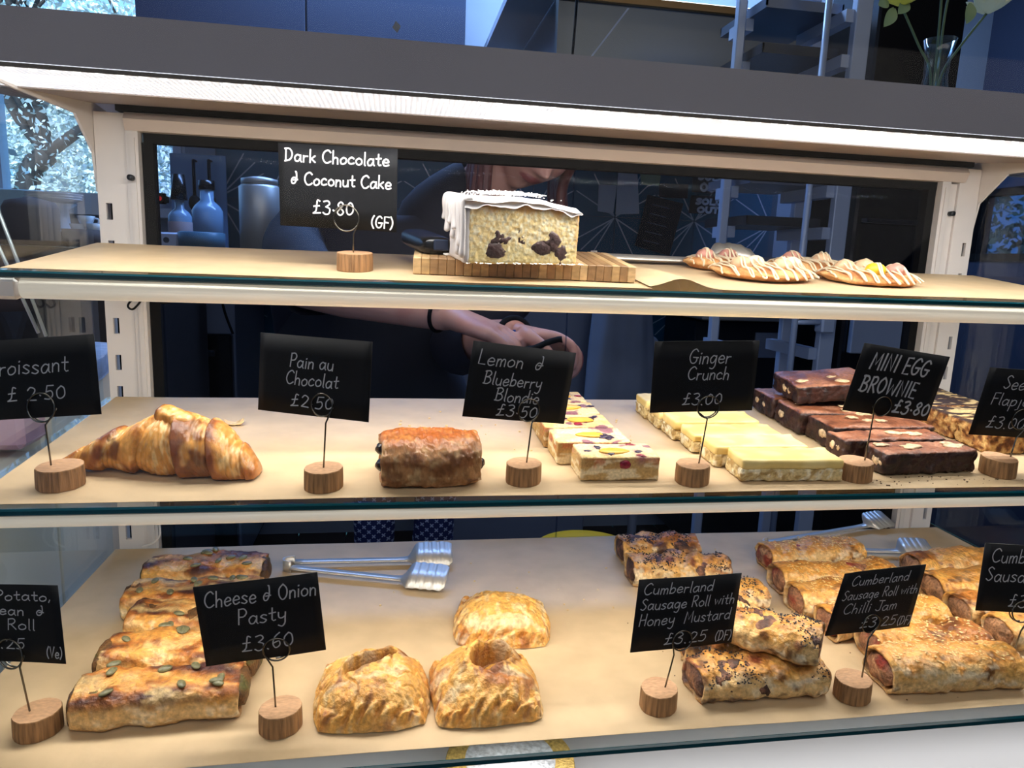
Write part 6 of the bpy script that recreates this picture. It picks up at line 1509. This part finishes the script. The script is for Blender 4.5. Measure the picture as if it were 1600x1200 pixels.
def person():
    O = np.array([.02, 1.62, 0.0])
    root = thing('person', 'person in black top and apron with auburn hair, looking down at their hands', 'person', O)
    body = MB()
    # head
    Rh = np.array(Matrix.Rotation(math.radians(20), 3, 'Y') @ Matrix.Rotation(math.radians(22), 3, 'Z') @ Matrix.Rotation(math.radians(36), 3, 'X'))
    chin = at_y(803, 306, 1.40); hc = chin + Rh @ np.array([0, .072, .108])
    n, m_ = 110, 130; u = np.linspace(.001, math.pi - .001, n); a = np.linspace(0, 2 * math.pi, m_, endpoint=False); U, A = np.meshgrid(u, a, indexing='ij')
    D = np.stack([np.sin(U) * np.sin(A), -np.sin(U) * np.cos(A), np.cos(U)], -1).reshape(-1, 3)       # a=0 is the face
    x, y, z = D.T; P = D * np.array([.076, .098, .118])
    low = sstep(-.1, -1, z); P[:, 0] *= 1 - .30 * low; P[:, 1] *= np.where(y > 0, 1 - .25 * low, 1 - .10 * low)
    g = lambda cx, cz, sx, sz: np.exp(-((P[:, 0] - cx) / sx) ** 2 - ((P[:, 2] - cz) / sz) ** 2) * (y < 0)
    dy = -.022 * g(0, -.022, .0115, .012) - .012 * g(0, .002, .009, .026) - .008 * g(.010, -.027, .006, .006) - .008 * g(-.010, -.027, .006, .006)     # nose and nostril wings
    dy += .012 * g(.031, .012, .017, .012) + .012 * g(-.031, .012, .017, .012) - .007 * g(.031, .010, .010, .006) - .007 * g(-.031, .010, .010, .006)   # sockets, lids
    dy -= .005 * g(.0, .032, .045, .009)                                                                                                       # brow
    dy -= .0075 * g(0, -.0515, .019, .0050) + .0080 * g(0, -.0605, .016, .0055); dy += .0045 * g(0, -.0560, .022, .0018)                            # lips
    dy -= .010 * g(0, -.098, .020, .016) + .004 * g(.038, -.025, .02, .022) + .004 * g(-.038, -.025, .02, .022)
    P[:, 1] += dy
    headP = P @ Rh.T + hc
    F = grid_faces(n, m_, True); body.add(headP, [f[::-1] for f in F])
    for s in (-1, 1):                                                                                                                         # ears
        V, Fe = lump(1, 3, .06, 16, 12, (.010, .018, .031)); body.add((V + np.array([s * .077, .012, -.005])) @ Rh.T + hc, Fe)
    # neck, trunk
    ns = hc + Rh @ np.array([0, .02, -.07]); sh = np.array([.09, 1.50, 1.255])
    def tb(pts, rad, nn=18): V, F = tube(smooth_path(pts, 5), np.interp(np.linspace(0, 1, (len(pts) - 1) * 5 + 1), np.linspace(0, 1, len(rad)), rad), nn); body.add(V, F)
    tb([ns, (ns + sh) / 2, sh], [.050, .052, .062])
    Tp = smooth_path([(.02, 1.66, .80), (-.03, 1.64, .92), (-.085, 1.57, 1.05), (-.03, 1.51, 1.19), (.06, 1.50, 1.275)], 5)
    k = np.linspace(0, 1, len(Tp)); V, F = rings(Tp, np.interp(k, [0, .25, .5, .8, 1], [.17, .175, .155, .19, .075]), np.interp(k, [0, .3, .6, 1], [.11, .11, .10, .05])); body.add(V, F)
    for lx in (-.045, .100): tb([(lx + (.0 if lx > 0 else .0), 1.66, .82), (lx, 1.68, .50), (lx, 1.69, .07)], [.055, .034, .026])
    # arms
    elR = at_y(470, 442, 1.24); wrR = at_y(702, 494, 1.06); shR = np.array([-.175, 1.49, 1.235])
    tb([shR + np.array([.06, 0, .01]), shR, (shR + elR) / 2 + np.array([-.02, .02, 0]), elR], [.055, .050, .043, .040])
    tb([elR, elR * .65 + wrR * .35, wrR], [.041, .040, .0225])
    shL = np.array([.270, 1.50, 1.255]); elL = np.array([.12, 1.38, 1.03]); wrL = at_y(806, 523, 1.075)
    tb([shL - np.array([.06, 0, -.01]), shL, (shL + elL) / 2 + np.array([.05, .02, 0]), elL], [.055, .050, .043, .040]); tb([elL, (elL + wrL) / 2, wrL], [.040, .036, .023])
    # hands: palm plus five jointed fingers
    def hand(wr, dirv, down, side, S, curls, thumb_side, spread=.30):
        f = dirv / np.linalg.norm(dirv); d_ = down - f * (f @ down); d_ /= np.linalg.norm(d_); s_ = np.cross(f, d_) * side
        pl = .085 * S; V = []
        for i in range(8):
            q = i / 7; w = (.024 + .017 * math.sin(min(1, q * 1.15) * math.pi / 2)) * S; h = (.019 - .006 * q) * S
            for j in range(18):
                t = 2 * math.pi * j / 18; V.append(wr + f * pl * q + s_ * w * math.copysign(abs(math.cos(t)) ** .8, math.cos(t)) + d_ * h * math.sin(t) + d_ * .006 * q)
        body.add(V, grid_faces(8, 18, True) + [tuple(range(18))[::-1], tuple(range(126, 144))])
        for i, (off, ln, cu) in enumerate(zip((-.029, -.010, .010, .028), (.068, .077, .072, .056), curls)):
            b = wr + f * pl * .94 + s_ * off * S + d_ * .004; ang = 0; p = [b - f * .02 * S, b]; side_a = off * spread * 9
            for sg, fr_ in ((.45, .55), (.32, 1.0), (.23, .8)):
                ang += cu * fr_; dd = f * math.cos(ang) + d_ * math.sin(ang) + s_ * side_a * .1; p.append(p[-1] + dd / np.linalg.norm(dd) * ln * sg * S)
            V, F = tube(smooth_path(p, 5), np.linspace(.0098, .0068, (len(p) - 1) * 5 + 1) * S, 12); body.add(V, F); V, F = lump(.0068 * S, 1, 0, 10, 8); body.add(V + p[-1], F)
        b = wr + f * .022 * S + s_ * thumb_side * .022 * S; t1 = f * .55 + s_ * thumb_side * .75 + d_ * .35; t1 /= np.linalg.norm(t1); t2 = f * .9 + s_ * thumb_side * .1 + d_ * .5; t2 /= np.linalg.norm(t2)
        p = [b, b + t1 * .036 * S, b + t1 * .036 * S + t2 * .032 * S, b + t1 * .036 * S + t2 * .032 * S + (t2 + d_ * .3) * .022 * S]
        V, F = tube(smooth_path(p, 5), np.linspace(.0135, .0080, 16) * S, 12); body.add(V, F); V, F = lump(.008 * S, 2, 0, 10, 8); body.add(V + p[-1], F)
    hand(wrR, at_y(765, 512, 1.02) - wrR, np.array([.05, -.10, -1.0]), 1, 1.0, (.55, .62, .62, .55), 1)
    hand(wrL, at_y(862, 528, 1.045) - wrL, np.array([-.1, -.35, -.95]), 1, .92, (.75, .85, .9, .95), -1)
    tmp = mesh_obj('body_tmp', np.concatenate(body.V), body.F, SKIN)
    rm = tmp.modifiers.new('r', 'REMESH'); rm.mode = 'VOXEL'; rm.voxel_size = .0036
    sm = tmp.modifiers.new('s', 'SMOOTH'); sm.factor = .5; sm.iterations = 3
    dg = bpy.context.evaluated_depsgraph_get(); ev = tmp.evaluated_get(dg); me = bpy.data.meshes.new_from_object(ev)
    Vb = np.zeros(len(me.vertices) * 3); me.vertices.foreach_get('co', Vb); Vb = Vb.reshape(-1, 3)
    Fb = [tuple(p.vertices) for p in me.polygons]
    bpy.data.objects.remove(tmp); bpy.data.meshes.remove(me)
    c = np.repeat(lin(206, 150, 128)[None], len(Vb), 0); c = mixc(c, lin(190, 122, 104), sstep(.1, .5, fbm(Vb, 25, 3, 4)) * .5)
    L_ = (Vb - hc) @ Rh; near = (np.abs(L_[:, 0]) < .07) & (L_[:, 1] < -.03) & (np.abs(L_[:, 2]) < .12)
    lip = near * sstep(1.15, .85, np.sqrt((L_[:, 0] / .025) ** 2 + ((L_[:, 2] + .056) / .0105) ** 2)); c = mixc(c, lin(150, 66, 66), lip * .85)
    for s in (-1, 1):
        c = mixc(c, lin(80, 50, 42), near * sstep(1.2, .8, np.sqrt(((L_[:, 0] - s * .032) / .020) ** 2 + ((L_[:, 2] - .033) / .004) ** 2)) * .8)
        c = mixc(c, lin(60, 40, 36), near * sstep(1.2, .8, np.sqrt(((L_[:, 0] - s * .031) / .014) ** 2 + ((L_[:, 2] - .006) / .0025) ** 2)) * .8)
    c = mixc(c, lin(190, 110, 96), near * np.exp(-((np.abs(L_[:, 0]) - .042) / .018) ** 2 - ((L_[:, 2] + .025) / .02) ** 2) * .4)
    # dark inked tattoo patches on the near forearm
    ax = wrR - elR; tpar = ((Vb - elR) @ ax) / (ax @ ax); dist = np.linalg.norm(Vb - elR - tpar[:, None] * ax, axis=1); arm = (dist < .06) & (tpar > .15) & (tpar < 1.12)
    c = mixc(c, lin(66, 62, 72), arm * sstep(.20, .34, fbm(Vb, 32, 3, 12)) * sstep(.0, .018, Vb[:, 2] - (elR + tpar[:, None] * ax)[:, 2]) * .8)
    mesh_obj('body', Vb, Fb, SKIN, root, True, c, offset=O)
    # hair: cap plus falling locks
    hair = MB(); sel = P.copy(); grow = 1 + .10 * (sstep(.0, .35, D[:, 1] + .45 * D[:, 2])); back = D[:, 1] * .8 + D[:, 2] * .75
    keep = back > .02
    idx = -np.ones(len(P), int); ids = np.where(keep)[0]; idx[ids] = np.arange(len(ids)); Pc = (P[ids] * 1.085 + np.array([0, .004, .004])) @ Rh.T + hc
    Fh = [tuple(idx[i] for i in f[::-1]) for f in F_head(n, m_) if all(keep[i] for i in f)]
    hair.add(Pc, Fh)
    rs = random.Random(2)
    for s in (-1, 1):
        for i in range(13):
            w = i / 12; st = hc + Rh @ np.array([s * (.070 + .010 * w), -.045 + .10 * w, .050 + .02 * w])
            e1 = hc + Rh @ np.array([s * (.088 + .006 * w), -.040 + .10 * w, -.05]); fall = .30 if s < 0 else .24
            e2 = e1 + np.array([-.02 if s < 0 else .006, .0, -fall * .5]); e3 = e1 + np.array([-.030 if s < 0 else .0, .012, -fall])
            p = smooth_path([st, e1, e2 + np.array([rs.uniform(-.008, .008), rs.uniform(-.008, .008), 0]), e3 + np.array([rs.uniform(-.012, .012), rs.uniform(-.01, .01), rs.uniform(-.03, .03)])], 6)
            V, F = tube(p, np.interp(np.linspace(0, 1, len(p)), [0, .2, .7, 1], [.006, .012, .011, .003]), 8); hair.add(V, F)
    hair.obj('hair', HAIRM, root, True, O)
    # clothes
    cl = MB(); V, F = tube(smooth_path([sh + np.array([0, .01, -.06]), sh + np.array([0, .0, .01]), ns * .55 + sh * .45], 5), np.interp(np.linspace(0, 1, 11), [0, .5, 1], [.10, .088, .068]), 20, cap=False); cl.add(V, F); V, F = rings(Tp, np.interp(k, [0, .25, .5, .8, .93, 1], [.185, .192, .172, .205, .165, .09]), np.interp(k, [0, .3, .6, .9, 1], [.125, .125, .115, .09, .07]), 40, .85, False)
    V = V + (fbm(V, 9, 3, 5) * .010)[:, None] * np.array([.6, 1, .2]); cl.add(V, F)
    def sleeve(pts, rad): V, F = tube(smooth_path(pts, 6), np.interp(np.linspace(0, 1, (len(pts) - 1) * 6 + 1), np.linspace(0, 1, len(rad)), rad), 20, cap=False); V = V + fbm(V, 18, 2, 6)[:, None] * .006; cl.add(V, F)
    sleeve([shR + np.array([.07, 0, .015]), shR, (shR + elR) / 2 + np.array([-.02, .02, 0]), elR + (elR - wrR) * -.12], [.066, .064, .056, .054])
    sleeve([shL - np.array([.07, 0, -.015]), shL, (shL + elL) / 2 + np.array([.05, .02, 0]), elL, elL * .5 + wrL * .5], [.066, .064, .056, .052, .042])
    cl.obj('black_top', TOPM, root, True, O)
    ap = []; q = 24; mm = 22
    for i in range(mm):
        w = i / (mm - 1); zc = 1.14 - .36 * w; cx = -.055 - .030 * math.sin(w * 3.1) + .01 * w; yc = 1.515 + .11 * w; hw = .095 + .095 * min(1, w * 2.2)
        for j in range(q):
            t = -1 + 2 * j / (q - 1); ap.append((cx + hw * t, yc - .145 + .070 * t * t + .006 * math.sin(9 * t + 5 * w), zc))
    ap = np.array(ap); nn = len(ap); F = grid_faces(mm, q); mesh_obj('apron', np.concatenate([ap, ap + np.array([0, .003, 0])]) - O, [tuple(f) for f in F] + [tuple(i + nn for i in f[::-1]) for f in F], APRONM, root, True)
    tr = MB()
    for lx in (-.045, .100):
        pth = smooth_path([(lx * .8, 1.65, .86), (lx, 1.675, .68), (lx, 1.68, .50), (lx, 1.69, .09)], 6); V, F = tube(pth, np.interp(np.linspace(0, 1, len(pth)), [0, .3, .6, 1], [.070, .052, .050, .055]), 24, cap=False); V = V + fbm(V, 14, 2, 8)[:, None] * .006; tr.add(V, F)
    V, F = rings(smooth_path([(.02, 1.645, .78), (.015, 1.645, .88), (-.01, 1.635, .95)], 4), [.12] * 3 + [.155] * 6, [.10] * 9, 30, .9); tr.add(V, F); tr.obj('trousers', trousers_mat(), root, True, O)
    for lx in (-.045, .100):
        V, F, *_ = loft(.26, .095, .08, 40, 24, 2.4, endn=4, amp=0, seed=3); V = np.stack([V[:, 1], -V[:, 0], V[:, 2]], 1); mesh_obj('shoe', V + np.array([lx, 1.65, 0]) - O, F, BLACK, root, True)
    ax_ = ax / np.linalg.norm(ax); b0 = elR + ax * .94
    up_ = np.cross(ax_, np.array([0, 1, 0])); up_ /= np.linalg.norm(up_); rt = np.cross(ax_, up_)
    V, F = tube([b0 + (math.cos(t) * up_ + math.sin(t) * rt) * .0262 for t in np.linspace(0, 2 * math.pi, 28, endpoint=False)], .003, 8, True); mesh_obj('wrist_band', V, F, BLACK, root, True, offset=O)
    fx = wrL - elL; fx /= np.linalg.norm(fx); u1 = np.cross(fx, np.array([0, 0, 1.])); u1 /= np.linalg.norm(u1); u2 = np.cross(fx, u1); b1 = wrL - fx * .006
    wt = MB(); V, F = tube([b1 + (math.cos(t) * u1 + math.sin(t) * u2) * .026 for t in np.linspace(0, 2 * math.pi, 28, endpoint=False)], .005, 8, True); wt.add(V, F); w_ = wt.obj('watch', BLACK, root, True, O)
    V, F = bevel_box(.020, .008, .022, .003); mesh_obj('watch_face', V + b1 + np.array([0, -.029, .0]) - O, F, mat('watch_glass', lin(40, 70, 130), .1), w_)
    # black strap in the hands
    pts = [at_y(740, 540, .985), at_y(790, 548, .98), at_y(830, 545, .985), at_y(856, 535, .99), at_y(876, 530, 1.0), at_y(880, 536, 1.01)]
    V, F = sweep_flat(smooth_path(pts, 6), .009, .0022, np.array([0, .5, 1.0])); o_ = mesh_obj('strap', V, F, BLACK, None, True, offset=pts[2]); o_.location = pts[2]; tag(o_, 'thin black strap held in the person\'s hands', 'strap')
def F_head(n, m_): return grid_faces(n, m_, True)
person()
